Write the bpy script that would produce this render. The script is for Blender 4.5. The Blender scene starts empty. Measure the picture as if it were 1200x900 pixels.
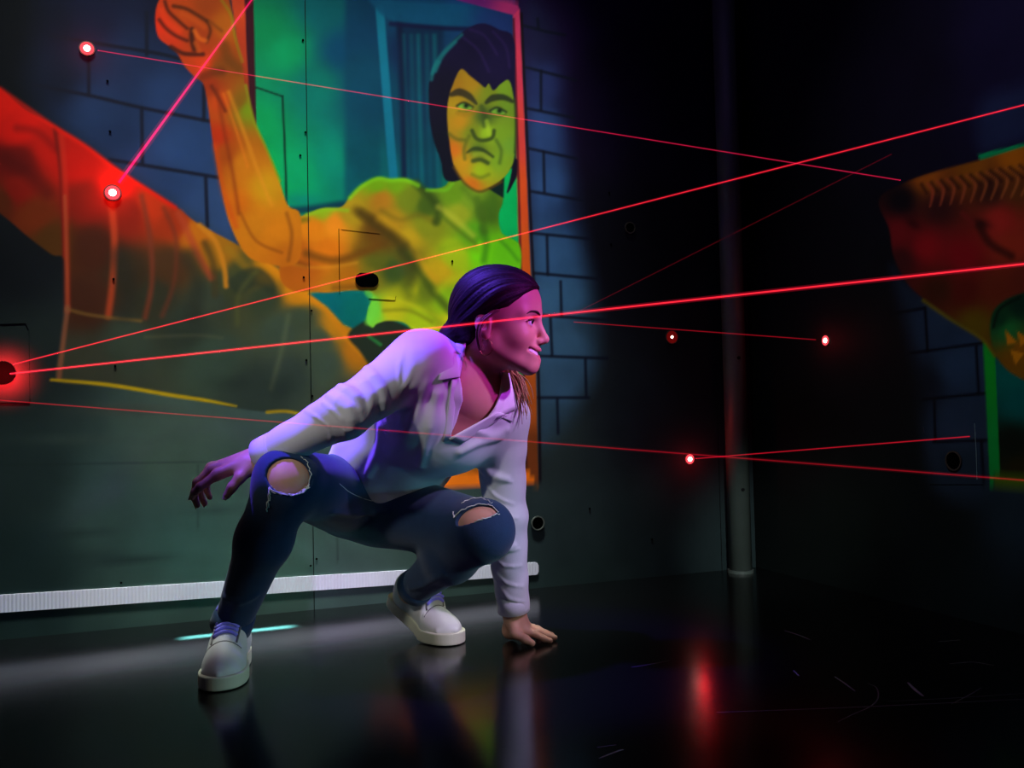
import bpy, bmesh, math, random
import numpy as np
from mathutils import Vector, Matrix

random.seed(7); np.random.seed(7)
SC = bpy.context.scene
COL = SC.collection

# ------------------------------------------------------------------ camera
F_PX, CAM_H = 1050.0, 0.55
PITCH, ROLL = math.atan(35.0 / F_PX), math.radians(1.3)
cam_d = bpy.data.cameras.new('camera'); cam = bpy.data.objects.new('camera', cam_d); COL.objects.link(cam)
cam_d.sensor_fit = 'HORIZONTAL'; cam_d.sensor_width = 36.0; cam_d.lens = 36.0 * F_PX / 1200.0
cam_d.clip_start = 0.02
CAM_R = Matrix.Rotation(math.pi / 2 + PITCH, 3, 'X') @ Matrix.Rotation(-ROLL, 3, 'Z')
cam.matrix_world = Matrix.Translation((0, 0, CAM_H)) @ CAM_R.to_4x4()
SC.camera = cam
CR = np.array(CAM_R); CP = np.array([0.0, 0.0, CAM_H])

def pt(px, py, d):
    """photo pixel + distance along the optical axis -> world point"""
    return CP + CR @ (np.array([(px - 600) / F_PX, -(py - 450) / F_PX, -1.0]) * d)
def ray(px, py):
    return CR @ np.array([(px - 600) / F_PX, -(py - 450) / F_PX, -1.0])
def on_floor(px, py):
    r = ray(px, py); return CP + r * (-CAM_H / r[2])
def project(P):
    q = (np.asarray(P) - CP) @ CR
    return 600 + F_PX * q[..., 0] / -q[..., 2], 450 - F_PX * q[..., 1] / -q[..., 2]

# ------------------------------------------------------------------ colour management, world, lights
SC.view_settings.view_transform = 'Standard'; SC.view_settings.look = 'None'
SC.view_settings.gamma = 1.0; SC.view_settings.exposure = 0.0; SC.view_settings.use_curve_mapping = False
SC.cycles.use_denoising = True
SC.cycles.max_bounces = 6
w = bpy.data.worlds.new('dark_world'); SC.world = w; w.use_nodes = True
w.node_tree.nodes['Background'].inputs[0].default_value = (0.02, 0.025, 0.035, 1)
w.node_tree.nodes['Background'].inputs[1].default_value = 0.3

def aim(o, target):
    d = Vector(target) - o.location
    o.rotation_euler = d.to_track_quat('-Z', 'Y').to_euler()
def spot(name, loc, target, power, color, angle, blend=0.5, radius=0.08):
    l = bpy.data.lights.new(name, 'SPOT'); l.energy = power; l.color = color
    l.spot_size = math.radians(angle); l.spot_blend = blend; l.shadow_soft_size = radius
    o = bpy.data.objects.new(name, l); COL.objects.link(o); o.location = loc; aim(o, target); return o
def area(name, loc, target, power, color, sx, sy=None, spread=180):
    l = bpy.data.lights.new(name, 'AREA'); l.energy = power; l.color = color
    l.shape = 'RECTANGLE'; l.size = sx; l.size_y = sy or sx; l.spread = math.radians(spread)
    o = bpy.data.objects.new(name, l); COL.objects.link(o); o.location = loc; aim(o, target); return o

LIGHTS = {}
LIGHTS['mural_spot'] = spot('mural_spot', (-0.42, 0.30, 2.75), (-0.42, 2.60, 1.32), 56, (1.0, 0.97, 0.93), 42, 0.6, 0.05)
LIGHTS['wall_wash'] = area('wall_wash', (-0.52, 2.28, 2.80), (-0.60, 2.50, 0.50), 15, (0.86, 1.0, 0.95), 1.7, 0.10, 30)
LIGHTS['side_mural_spot'] = spot('side_mural_spot', (-0.3, 0.8, 2.75), (1.35, 2.2, 0.92), 85, (0.95, 1.0, 1.0), 42, 0.8, 0.05)
# unseen coloured spots that light the guest: violet from behind left, magenta from the right, cool white from the right front
LIGHTS['violet_spot'] = spot('violet_spot', (-1.0, 1.75, 2.6), (-0.22, 1.99, 0.5), 820, (0.15, 0.06, 1.0), 24, 0.6, 0.05)
LIGHTS['white_spot'] = spot('white_spot', (-0.95, 0.35, 1.55), (-0.32, 1.93, 0.50), 46, (0.97, 1.0, 0.94), 16, 0.6, 0.06)
LIGHTS['magenta_spot'] = spot('magenta_spot', (1.38, 1.10, 1.45), (0.03, 1.92, 0.74), 120, (0.66, 0.05, 1.0), 11, 0.7, 0.05)
LIGHTS['cool_spot'] = spot('cool_spot', (1.55, 0.75, 0.80), (-0.27, 2.0, 0.04), 34, (0.90, 1.0, 0.80), 20, 0.7, 0.10)
LIGHTS['teal_spot'] = spot('teal_spot', (1.15, 1.55, 0.36), (-0.45, 1.95, 0.18), 13, (0.05, 0.70, 1.0), 30, 0.6, 0.06)
LIGHTS['lavender_spot'] = spot('lavender_spot', (1.42, 1.15, 1.75), (-0.02, 2.06, 0.38), 130, (0.70, 0.50, 1.0), 17, 0.7, 0.06)
LIGHTS['column_fill'] = spot('column_fill', (0.55, 0.2, 1.35), (0.85, 2.93, 0.12), 230, (0.88, 1.0, 0.92), 13, 1.0, 0.06)  # added unseen spot that brightens the column
LIGHTS['room_fill'] = area('room_fill', (0.2, 1.3, 2.85), (0.25, 1.5, 0.0), 5, (0.42, 0.30, 1.0), 2.2, 2.2)  # added unseen violet fill, lifts the darkest parts of the room
# ------------------------------------------------------------------ helpers
def lin(c):
    c = np.asarray(c, float) / 255.0
    return np.where(c <= 0.04045, c / 12.92, ((c + 0.055) / 1.055) ** 2.4)
def lin4(*c):
    return tuple(lin(c)) + (1.0,)

def tag(o, label=None, cat=None, group=None, kind=None):
    if label: o['label'] = label
    if cat: o['category'] = cat
    if group: o['group'] = group
    if kind: o['kind'] = kind
    return o
def mesh_obj(name, verts, faces, mat, parent=None, smooth=False, attrs=None):
    me = bpy.data.meshes.new(name)
    if isinstance(faces, np.ndarray):
        v = np.asarray(verts, np.float32); f = faces.astype(np.int32); n = f.shape[1]
        me.vertices.add(len(v)); me.vertices.foreach_set('co', v.ravel())
        me.loops.add(f.size); me.loops.foreach_set('vertex_index', f.ravel())
        me.polygons.add(len(f)); me.polygons.foreach_set('loop_start', np.arange(0, f.size, n, dtype=np.int32))
        me.polygons.foreach_set('loop_total', np.full(len(f), n, np.int32))
        me.update(calc_edges=True)
    else:
        me.from_pydata([tuple(map(float, p)) for p in verts], [], faces); me.update()
    if smooth:
        me.polygons.foreach_set('use_smooth', np.ones(len(me.polygons), bool))
    if attrs is not None:
        a = me.color_attributes.new('paint', 'FLOAT_COLOR', 'POINT')
        rgba = np.ones((len(me.vertices), 4), np.float32); rgba[:, :3] = attrs
        a.data.foreach_set('color', rgba.ravel())
    me.materials.append(mat)
    o = bpy.data.objects.new(name, me); COL.objects.link(o)
    if parent: o.parent = parent
    return o
def empty(name, loc=(0, 0, 0), rz=0):
    o = bpy.data.objects.new(name, None); COL.objects.link(o); o.location = loc; o.rotation_euler = (0, 0, rz)
    o.empty_display_size = 0.05
    return o
def adopt(child, parent):
    """parent keeping the world transform (parent only has a translation / rotation)"""
    bpy.context.view_layer.update()
    child.parent = parent; child.matrix_parent_inverse = parent.matrix_world.inverted(); return child

def material(name, color=(0.5, 0.5, 0.5, 1), rough=0.6, spec=0.3, metal=0.0, noise=0.0, nscale=30.0, bump=0.0, bscale=200.0,
             attr=False, emit=None, estr=0.0, coat=0.0, sheen=0.0, sss=0.0, aniso=None):
    m = bpy.data.materials.new(name); m.use_nodes = True
    nt = m.node_tree; b = nt.nodes['Principled BSDF']
    b.inputs['Base Color'].default_value = color
    b.inputs['Roughness'].default_value = rough; b.inputs['Specular IOR Level'].default_value = spec
    b.inputs['Metallic'].default_value = metal; b.inputs['Coat Weight'].default_value = coat
    b.inputs['Sheen Weight'].default_value = sheen
    if sss:
        b.inputs['Subsurface Weight'].default_value = sss; b.inputs['Subsurface Radius'].default_value = (0.012, 0.005, 0.003)
        b.inputs['Subsurface Scale'].default_value = 1.0
    if emit is not None:
        b.inputs['Emission Color'].default_value = emit; b.inputs['Emission Strength'].default_value = estr
    tc = nt.nodes.new('ShaderNodeTexCoord')
    src = None
    if attr:
        at = nt.nodes.new('ShaderNodeAttribute'); at.attribute_name = 'paint'; src = at.outputs['Color']
    if noise > 0:
        n = nt.nodes.new('ShaderNodeTexNoise'); n.inputs['Scale'].default_value = nscale; n.inputs['Detail'].default_value = 4
        nt.links.new(tc.outputs['Object'], n.inputs['Vector'])
        mr = nt.nodes.new('ShaderNodeMapRange'); mr.inputs['To Min'].default_value = 1 - noise; mr.inputs['To Max'].default_value = 1 + noise
        nt.links.new(n.outputs['Fac'], mr.inputs['Value'])
        mx = nt.nodes.new('ShaderNodeMix'); mx.data_type = 'RGBA'; mx.blend_type = 'MULTIPLY'; mx.inputs[0].default_value = 1.0
        if src is not None: nt.links.new(src, mx.inputs[6])
        else: mx.inputs[6].default_value = color
        nt.links.new(mr.outputs['Result'], mx.inputs[7]); src = mx.outputs[2]
    if src is not None: nt.links.new(src, b.inputs['Base Color'])
    if bump > 0:
        n2 = nt.nodes.new('ShaderNodeTexNoise'); n2.inputs['Scale'].default_value = bscale; n2.inputs['Detail'].default_value = 3
        nt.links.new(tc.outputs['Object'], n2.inputs['Vector'])
        bp = nt.nodes.new('ShaderNodeBump'); bp.inputs['Strength'].default_value = bump; bp.inputs['Distance'].default_value = 0.002
        nt.links.new(n2.outputs['Fac'], bp.inputs['Height']); nt.links.new(bp.outputs['Normal'], b.inputs['Normal'])
    return m

def box_geo(x0, x1, y0, y1, z0, z1):
    v = [(x, y, z) for z in (z0, z1) for y in (y0, y1) for x in (x0, x1)]
    f = [(0, 2, 3, 1), (4, 5, 7, 6), (0, 1, 5, 4), (1, 3, 7, 5), (3, 2, 6, 7), (2, 0, 4, 6)]
    return v, f
def frame_of(axis):
    a = np.asarray(axis, float); a = a / np.linalg.norm(a)
    h = np.array([0, 0, 1.0]) if abs(a[2]) < 0.9 else np.array([1.0, 0, 0])
    u = np.cross(h, a); u /= np.linalg.norm(u); return u, np.cross(a, u), a
def tube_geo(points, radii, n=8, caps=True):
    P = [np.asarray(p, float) for p in points]; V, Fc = [], []
    u = None
    for i, p in enumerate(P):
        t = P[min(i + 1, len(P) - 1)] - P[max(i - 1, 0)]; t = t / (np.linalg.norm(t) + 1e-12)
        if u is None: u, _, _ = frame_of(t)
        u = u - t * np.dot(u, t); u /= (np.linalg.norm(u) + 1e-12); v = np.cross(t, u)
        r = radii[i] if hasattr(radii, '__len__') else radii
        for k in range(n):
            a = 2 * math.pi * k / n; V.append(p + r * (math.cos(a) * u + math.sin(a) * v))
    for i in range(len(P) - 1):
        for k in range(n):
            a, b = i * n + k, i * n + (k + 1) % n; Fc.append((a, b, b + n, a + n))
    if caps:
        Fc.append(tuple(range(n))[::-1]); Fc.append(tuple((len(P) - 1) * n + k for k in range(n)))
    return V, Fc
def catmull(P, per=8, closed=False):
    P = [np.asarray(p, float) for p in P]; n = len(P); out = []
    rng = range(n) if closed else range(n - 1)
    for i in rng:
        if closed: p0, p1, p2, p3 = P[(i - 1) % n], P[i], P[(i + 1) % n], P[(i + 2) % n]
        else: p0, p1, p2, p3 = P[max(i - 1, 0)], P[i], P[i + 1], P[min(i + 2, n - 1)]
        for k in range(per):
            t = k / per
            out.append(0.5 * ((2 * p1) + (-p0 + p2) * t + (2 * p0 - 5 * p1 + 4 * p2 - p3) * t * t + (-p0 + 3 * p1 - 3 * p2 + p3) * t ** 3))
    if not closed: out.append(P[-1])
    return np.array(out)

# ------------------------------------------------------------------ room: two walls meeting at the column
A0, A1 = on_floor(0, 750), on_floor(850, 668)
E1 = (A1 - A0) / np.linalg.norm(A1 - A0)                 # along the mural wall, towards the corner
E2 = np.array([E1[1], -E1[0], 0.0])                      # along the side wall, towards the camera
N1, N2 = E2, -E1                                         # wall normals, into the room
EZ = np.array([0, 0, 1.0])
def wall1(px, py, off=0.0):                              # pixel -> point on the mural wall
    r = ray(px, py); t = np.dot(A0 + N1 * off - CP, N1) / np.dot(r, N1); return CP + r * t
c_ray = wall1(886, 660); U_C = np.dot(c_ray - A0, E1)
CORNER = A0 + E1 * U_C
def wall2(px, py, off=0.0):
    r = ray(px, py); t = np.dot(CORNER + N2 * off - CP, N2) / np.dot(r, N2); return CP + r * t
RZ = math.atan2(E1[1], E1[0]); CEIL = 2.9
ROOM = Matrix.Translation(CORNER) @ Matrix.Rotation(RZ, 4, 'Z')   # local: x along E1 (room is x<0), y = away, room is y<0
LEFT_U, DEPTH = -4.3, -6.2

M_wall = material('wall_paint', attr=True, rough=0.75, spec=0.06, noise=0.28, nscale=9, bump=0.05, bscale=90)
M_black = material('black_board', lin4(14, 15, 17), rough=0.8, spec=0.1, noise=0.2)
M_ceiling = material('ceiling_paint', lin4(14, 14, 16), rough=0.9, spec=0.1, noise=0.2)

def slab(name, x0, x1, y0, y1, z0, z1, mat):
    v, f = box_geo(x0, x1, y0, y1, z0, z1)
    o = mesh_obj(name, v, f, mat); o.matrix_world = ROOM; return tag(o, kind='structure')
def floor_material():
    m = material('polished_floor', lin4(6, 6, 7), rough=0.16, spec=0.5)
    nt = m.node_tree; b = nt.nodes['Principled BSDF']; tc = nt.nodes.new('ShaderNodeTexCoord')
    n = nt.nodes.new('ShaderNodeTexNoise'); n.inputs['Scale'].default_value = 2.6; n.inputs['Detail'].default_value = 6
    nt.links.new(tc.outputs['Object'], n.inputs['Vector'])
    mr = nt.nodes.new('ShaderNodeMapRange'); mr.inputs['To Min'].default_value = 0.10; mr.inputs['To Max'].default_value = 0.26
    nt.links.new(n.outputs['Fac'], mr.inputs['Value']); nt.links.new(mr.outputs['Result'], b.inputs['Roughness'])
    n2 = nt.nodes.new('ShaderNodeTexNoise'); n2.inputs['Scale'].default_value = 9; n2.inputs['Detail'].default_value = 2
    nt.links.new(tc.outputs['Object'], n2.inputs['Vector'])
    bp = nt.nodes.new('ShaderNodeBump'); bp.inputs['Strength'].default_value = 0.03; bp.inputs['Distance'].default_value = 0.01
    nt.links.new(n2.outputs['Fac'], bp.inputs['Height']); nt.links.new(bp.outputs['Normal'], b.inputs['Normal'])
    return m
M_floor = floor_material()
floor = slab('floor', LEFT_U - 0.2, 0.2, DEPTH - 0.2, 0.2, -0.1, 0.0, M_floor)
slab('ceiling', LEFT_U - 0.2, 0.2, DEPTH - 0.2, 0.2, CEIL, CEIL + 0.1, M_ceiling)
wall_back = slab('wall_back', LEFT_U - 0.2, 0.2, 0.004, 0.2, 0, CEIL, M_black)
wall_right = slab('wall_right', 0.004, 0.2, DEPTH, 0.0, 0, CEIL, M_black)
slab('wall_left', LEFT_U - 0.2, LEFT_U, DEPTH, 0.0, 0, CEIL, M_black)
slab('wall_front', LEFT_U - 0.2, 0.2, DEPTH - 0.2, DEPTH, 0, CEIL, M_black)

# ------------------------------------------------------------------ painter's canvas (sRGB), laid out over the wall
class Canvas:
    def __init__(s, x0, x1, y0, y1):
        s.x0, s.y0 = x0, y0; s.w, s.h = x1 - x0, y1 - y0
        s.X, s.Y = np.meshgrid(np.arange(x0, x1) + 0.0, np.arange(y0, y1) + 0.0)
        s.img = np.zeros((s.h, s.w, 3)); s.reg = np.zeros((s.h, s.w), int)
    def win(s, x0, x1, y0, y1, pad):
        a, b = max(0, int(x0 - pad - s.x0)), min(s.w, int(x1 + pad - s.x0) + 1)
        c, d = max(0, int(y0 - pad - s.y0)), min(s.h, int(y1 + pad - s.y0) + 1)
        return (slice(c, d), slice(a, b)) if b > a and d > c else None
    def shepard(s, sl, pts, p=3.0):
        X, Y = s.X[sl], s.Y[sl]; num = np.zeros(X.shape + (3,)); den = np.zeros(X.shape)
        for x, y, c in pts:
            wgt = 1.0 / ((X - x) ** 2 + (Y - y) ** 2 + 16.0) ** (p / 2)
            num += wgt[..., None] * np.array(c, float); den += wgt
        return num / den[..., None]
    def sdf(s, sl, poly):
        X, Y = s.X[sl], s.Y[sl]; d = np.full(X.shape, 1e9); ins = np.zeros(X.shape, bool)
        P = np.asarray(poly, float)
        for i in range(len(P)):
            ax, ay = P[i]; bx, by = P[(i + 1) % len(P)]
            ex, ey = bx - ax, by - ay; L = ex * ex + ey * ey + 1e-9
            t = np.clip(((X - ax) * ex + (Y - ay) * ey) / L, 0, 1)
            d = np.minimum(d, (X - ax - t * ex) ** 2 + (Y - ay - t * ey) ** 2)
            c = ((ay > Y) != (by > Y)) & (X < (bx - ax) * (Y - ay) / (by - ay + 1e-12) + ax)
            ins ^= c
        d = np.sqrt(d); return np.where(ins, -d, d)
    def fill(s, poly, col, soft=1.0, alpha=1.0, smooth=True, region=None, p=3.0):
        P = catmull(poly, 6, True) if smooth else np.asarray(poly, float)
        sl = s.win(P[:, 0].min(), P[:, 0].max(), P[:, 1].min(), P[:, 1].max(), soft * 2 + 2)
        if sl is None: return
        d = s.sdf(sl, P); m = np.clip(0.5 - d / (2 * soft), 0, 1); m = m * m * (3 - 2 * m) * alpha
        c = s.shepard(sl, col, p) if isinstance(col, list) else np.array(col, float)
        s.img[sl] = s.img[sl] * (1 - m[..., None]) + c * m[..., None]
        if region is not None: s.reg[sl] = np.where(m > 0.5, region, s.reg[sl])
    def stroke(s, pts, width, col, alpha=1.0, soft=1.0, smooth=True, region=None, taper=False):
        P = catmull(pts, 6) if smooth and len(pts) > 2 else np.asarray(pts, float)
        n = len(P); W = np.interp(np.linspace(0, 1, n), np.linspace(0, 1, len(width)), width) if hasattr(width, '__len__') else np.full(n, float(width))
        if taper: W = W * np.sin(np.linspace(0.12, math.pi - 0.12, n)) ** 0.7
        pad = W.max() / 2 + soft * 2 + 2
        sl = s.win(P[:, 0].min(), P[:, 0].max(), P[:, 1].min(), P[:, 1].max(), pad)
        if sl is None: return
        X, Y = s.X[sl], s.Y[sl]; best = np.full(X.shape, 1e9)
        for i in range(n - 1):
            ax, ay = P[i]; bx, by = P[i + 1]; ex, ey = bx - ax, by - ay; L = ex * ex + ey * ey + 1e-9
            t = np.clip(((X - ax) * ex + (Y - ay) * ey) / L, 0, 1)
            d = np.hypot(X - ax - t * ex, Y - ay - t * ey) - (W[i] + (W[i + 1] - W[i]) * t) / 2
            best = np.minimum(best, d)
        m = np.clip(0.5 - best / (2 * soft), 0, 1); m = (m * m * (3 - 2 * m) * alpha)
        s.img[sl] = s.img[sl] * (1 - m[..., None]) + np.array(col, float) * m[..., None]
        if region is not None: s.reg[sl] = np.where(m > 0.5, region, s.reg[sl])
    def blob(s, x, y, rx, ry, col, alpha=0.7, ang=0.0):
        R = max(rx, ry) * 2.2; sl = s.win(x, x, y, y, R)
        if sl is None: return
        c, q = math.cos(ang), math.sin(ang); dx, dy = s.X[sl] - x, s.Y[sl] - y
        e = ((dx * c + dy * q) / rx) ** 2 + ((-dx * q + dy * c) / ry) ** 2
        m = np.exp(-e * 1.1) * alpha
        s.img[sl] = s.img[sl] * (1 - m[..., None]) + np.array(col, float) * m[..., None]
    def sample(s, px, py):
        x = np.clip(px - s.x0, 0, s.w - 1.001); y = np.clip(py - s.y0, 0, s.h - 1.001)
        i, j = x.astype(int), y.astype(int); fx, fy = (x - i)[..., None], (y - j)[..., None]
        I = s.img
        c = I[j, i] * (1 - fx) * (1 - fy) + I[j, i + 1] * fx * (1 - fy) + I[j + 1, i] * (1 - fx) * fy + I[j + 1, i + 1] * fx * fy
        return c, s.reg[(y + 0.5).astype(int), (x + 0.5).astype(int)]
# regions: 0 bare wall, 1 painted blocks, 2 painted picture view, 3 painted picture frame, 4 painted man
# ------------------------------------------------------------------ painting 1: the big wall
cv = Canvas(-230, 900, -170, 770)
cv.fill([(-230, -170), (900, -170), (900, 770), (-230, 770)],  # lower-wall light and the violet haze at upper right are put into this paint
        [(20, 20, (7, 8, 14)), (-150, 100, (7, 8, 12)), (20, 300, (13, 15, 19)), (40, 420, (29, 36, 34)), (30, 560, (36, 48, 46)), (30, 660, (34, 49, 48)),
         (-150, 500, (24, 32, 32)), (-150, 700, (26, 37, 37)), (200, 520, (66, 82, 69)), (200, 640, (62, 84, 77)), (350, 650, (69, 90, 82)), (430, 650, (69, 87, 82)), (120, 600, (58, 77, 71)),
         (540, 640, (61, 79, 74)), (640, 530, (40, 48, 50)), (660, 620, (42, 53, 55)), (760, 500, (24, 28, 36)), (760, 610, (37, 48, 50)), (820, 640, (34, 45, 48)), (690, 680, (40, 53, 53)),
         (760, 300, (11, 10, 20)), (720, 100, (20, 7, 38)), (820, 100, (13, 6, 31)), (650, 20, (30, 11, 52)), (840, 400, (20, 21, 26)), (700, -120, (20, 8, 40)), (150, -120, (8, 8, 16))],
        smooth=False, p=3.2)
# faint large block joints lower on the wall
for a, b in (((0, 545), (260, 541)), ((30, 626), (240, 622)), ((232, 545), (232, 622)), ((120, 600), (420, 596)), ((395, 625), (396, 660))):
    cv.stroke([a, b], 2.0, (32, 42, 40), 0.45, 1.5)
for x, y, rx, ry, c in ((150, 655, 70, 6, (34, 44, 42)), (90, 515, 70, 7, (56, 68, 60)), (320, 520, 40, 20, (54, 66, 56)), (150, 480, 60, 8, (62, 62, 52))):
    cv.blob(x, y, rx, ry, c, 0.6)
# --- painted blocks, left
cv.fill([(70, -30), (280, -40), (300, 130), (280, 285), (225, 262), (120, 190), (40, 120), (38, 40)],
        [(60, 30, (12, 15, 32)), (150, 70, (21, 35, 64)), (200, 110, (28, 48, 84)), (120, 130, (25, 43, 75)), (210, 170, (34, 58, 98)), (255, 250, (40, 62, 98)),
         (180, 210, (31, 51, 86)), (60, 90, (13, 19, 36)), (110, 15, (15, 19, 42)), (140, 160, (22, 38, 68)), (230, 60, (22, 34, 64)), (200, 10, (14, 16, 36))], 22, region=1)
BL = (14, 16, 30)
for p in ([(60, 42), (120, 52), (187, 63), (220, 72)], [(38, 99), (105, 112), (165, 126), (245, 142)], [(128, 187), (165, 193), (262, 209)]):
    cv.stroke(p, 4.2, BL, 0.9, 1.6)
for p in ([(172, 15), (172, 64)], [(104, 56), (104, 111)], [(166, 127), (167, 191)], [(239, 100), (239, 140)], [(241, 208), (243, 265)]):
    cv.stroke(p, 4.2, BL, 0.9, 1.6)
# --- painted blocks, right of the picture
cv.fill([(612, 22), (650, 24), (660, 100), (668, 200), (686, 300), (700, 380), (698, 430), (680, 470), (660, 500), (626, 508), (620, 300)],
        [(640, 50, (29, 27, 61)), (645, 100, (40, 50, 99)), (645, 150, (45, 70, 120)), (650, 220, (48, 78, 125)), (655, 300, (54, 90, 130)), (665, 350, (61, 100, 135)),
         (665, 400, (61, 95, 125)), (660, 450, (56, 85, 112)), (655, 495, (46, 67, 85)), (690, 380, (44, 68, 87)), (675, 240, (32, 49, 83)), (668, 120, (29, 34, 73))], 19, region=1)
for p in ([(614, 30), (640, 37), (662, 41)], [(617, 79), (675, 94)], [(618, 127), (672, 138)], [(620, 174), (676, 186)], [(621, 224), (684, 235)], [(622, 273), (692, 280)],
          [(625, 320), (704, 327)], [(627, 369), (712, 375)], [(630, 417), (712, 420)], [(630, 466), (690, 466)]):
    cv.stroke(p, 3.4, (16, 18, 34), 0.85, 1.4)
for p in ([(634, 83), (634, 129)], [(637, 178), (638, 225)], [(630, 22), (631, 33)], [(641, 276), (642, 322)], [(645, 372), (647, 416)], [(686, 421), (687, 464)], [(653, 468), (654, 508)], [(657, 330), (658, 370)]):
    cv.stroke(p, 3.2, (16, 18, 34), 0.85, 1.4)
# --- view inside the painted picture
cv.fill([(294, -150), (604, -150), (604, 18), (608, 300), (617, 549), (440, 551), (380, 400), (340, 330), (300, 200)],
        [(310, 40, (0, 122, 68)), (335, 60, (0, 142, 82)), (310, 205, (0, 168, 70)), (345, 200, (0, 150, 88)), (372, 100, (0, 108, 92)), (392, 185, (0, 128, 98)), (400, 60, (0, 62, 92)),
         (430, 100, (4, 60, 86)), (422, 180, (0, 84, 90)), (440, 120, (0, 54, 76)), (300, 150, (0, 140, 72)), (400, 370, (0, 104, 96)), (380, 10, (0, 84, 88)), (480, 60, (10, 30, 66)),
         (480, 150, (6, 56, 80)), (490, 20, (8, 62, 96)), (560, 12, (20, 60, 110)), (600, 30, (34, 36, 96)), (598, 250, (0, 172, 84)), (606, 300, (0, 160, 78)), (612, 430, (0, 140, 62)), (614, 530, (0, 96, 62)),
         (540, 545, (196, 226, 50)), (580, 540, (120, 190, 40)), (330, -120, (0, 110, 70)), (500, -120, (10, 40, 80))], 0.9, smooth=False, region=2)
cv.stroke([(299, 102), (331, 113)], 2.4, (0, 50, 34), 0.9, 0.8); cv.stroke([(331, 113), (334, 180), (336, 243)], 2.6, (0, 44, 30), 0.9, 0.8)
cv.stroke([(334, 247), (365, 245), (402, 240)], 9, (6, 34, 60), 0.8, 4)
cv.blob(352, 235, 26, 9, (0, 110, 110), 0.5)
cv.fill([(405, -150), (444, -150), (446, 205), (420, 238), (404, 238)], [(425, 0, (2, 46, 78)), (425, 120, (2, 60, 82)), (430, 200, (0, 66, 80))], 5, 0.75, smooth=False)
cv.fill([(464, 20), (520, 26), (516, 225), (470, 215)], [(480, 60, (6, 34, 62)), (500, 110, (8, 40, 66)), (480, 190, (4, 54, 72))], 4, 0.9, smooth=False)
for i, x in enumerate((472, 482, 490, 500, 509)):
    cv.stroke([(x, 42), (x + 2, 130), (x + 5, 225)], 5, (8, 92, 100) if i % 2 == 0 else (6, 70, 86), 0.65, 3)
cv.stroke([(445, 10), (453, 110), (461, 208)], 10, (10, 104, 128), 1, 1.6); cv.stroke([(468, 20), (472, 110), (474, 210)], 6, (8, 16, 44), 0.8, 3)
cv.fill([(430, -6), (470, 2), (560, 6), (601, 18), (602, 44), (560, 34), (500, 30), (455, 22)], [(450, 5, (6, 74, 104)), (520, 14, (10, 78, 112)), (590, 30, (26, 50, 104))], 3, 0.9)
cv.stroke([(458, 28), (520, 33), (560, 34)], 5, (14, 14, 50), 0.8, 2.5)
# --- painted picture frame
cv.fill([(270, -150), (287, -150), (287, 0), (300, 170), (292, 170), (284, 90), (271, 0)], [(278, 5, (196, 62, 24)), (280, 60, (176, 52, 22)), (290, 130, (130, 40, 20))], 0.9, smooth=False, region=3)
cv.fill([(287, -150), (296, -150), (297, 0), (301, 170), (296, 170), (289, 60), (287, 0)], (54, 10, 22), 0.9, smooth=False, region=3)
cv.fill([(530, -14), (607, 6), (609, 13), (603, 18), (535, 0)], [(550, -4, (110, 30, 110)), (606, 12, (190, 46, 110))], 1.2, smooth=False, region=3)
cv.fill([(601, 18), (609, 10), (615, 150), (621, 300), (628, 439), (631, 569), (617, 549), (615, 439), (608, 300), (604, 150)],
        [(606, 16, (226, 56, 104)), (608, 80, (222, 54, 80)), (610, 150, (222, 62, 56)), (613, 230, (224, 76, 28)), (616, 300, (216, 84, 22)), (621, 400, (214, 92, 24)), (623, 470, (190, 82, 26)), (625, 530, (124, 56, 24))], 0.9, smooth=False, region=3)
cv.stroke([(602, 22), (606, 150), (610, 300), (617, 545)], 2.6, (74, 16, 30), 0.8, 1)
cv.stroke([(611, 16), (617, 150), (624, 300), (631, 440), (633, 566)], 3.0, (20, 8, 16), 0.9, 1.2)
cv.fill([(430, 553), (617, 549), (631, 569), (430, 573)], [(520, 560, (255, 122, 22)), (610, 560, (255, 116, 20)), (450, 560, (240, 110, 20))], 0.9, smooth=False, region=3)
cv.stroke([(430, 551), (617, 547)], 4.4, (94, 42, 16), 0.95, 1, region=3)
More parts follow.
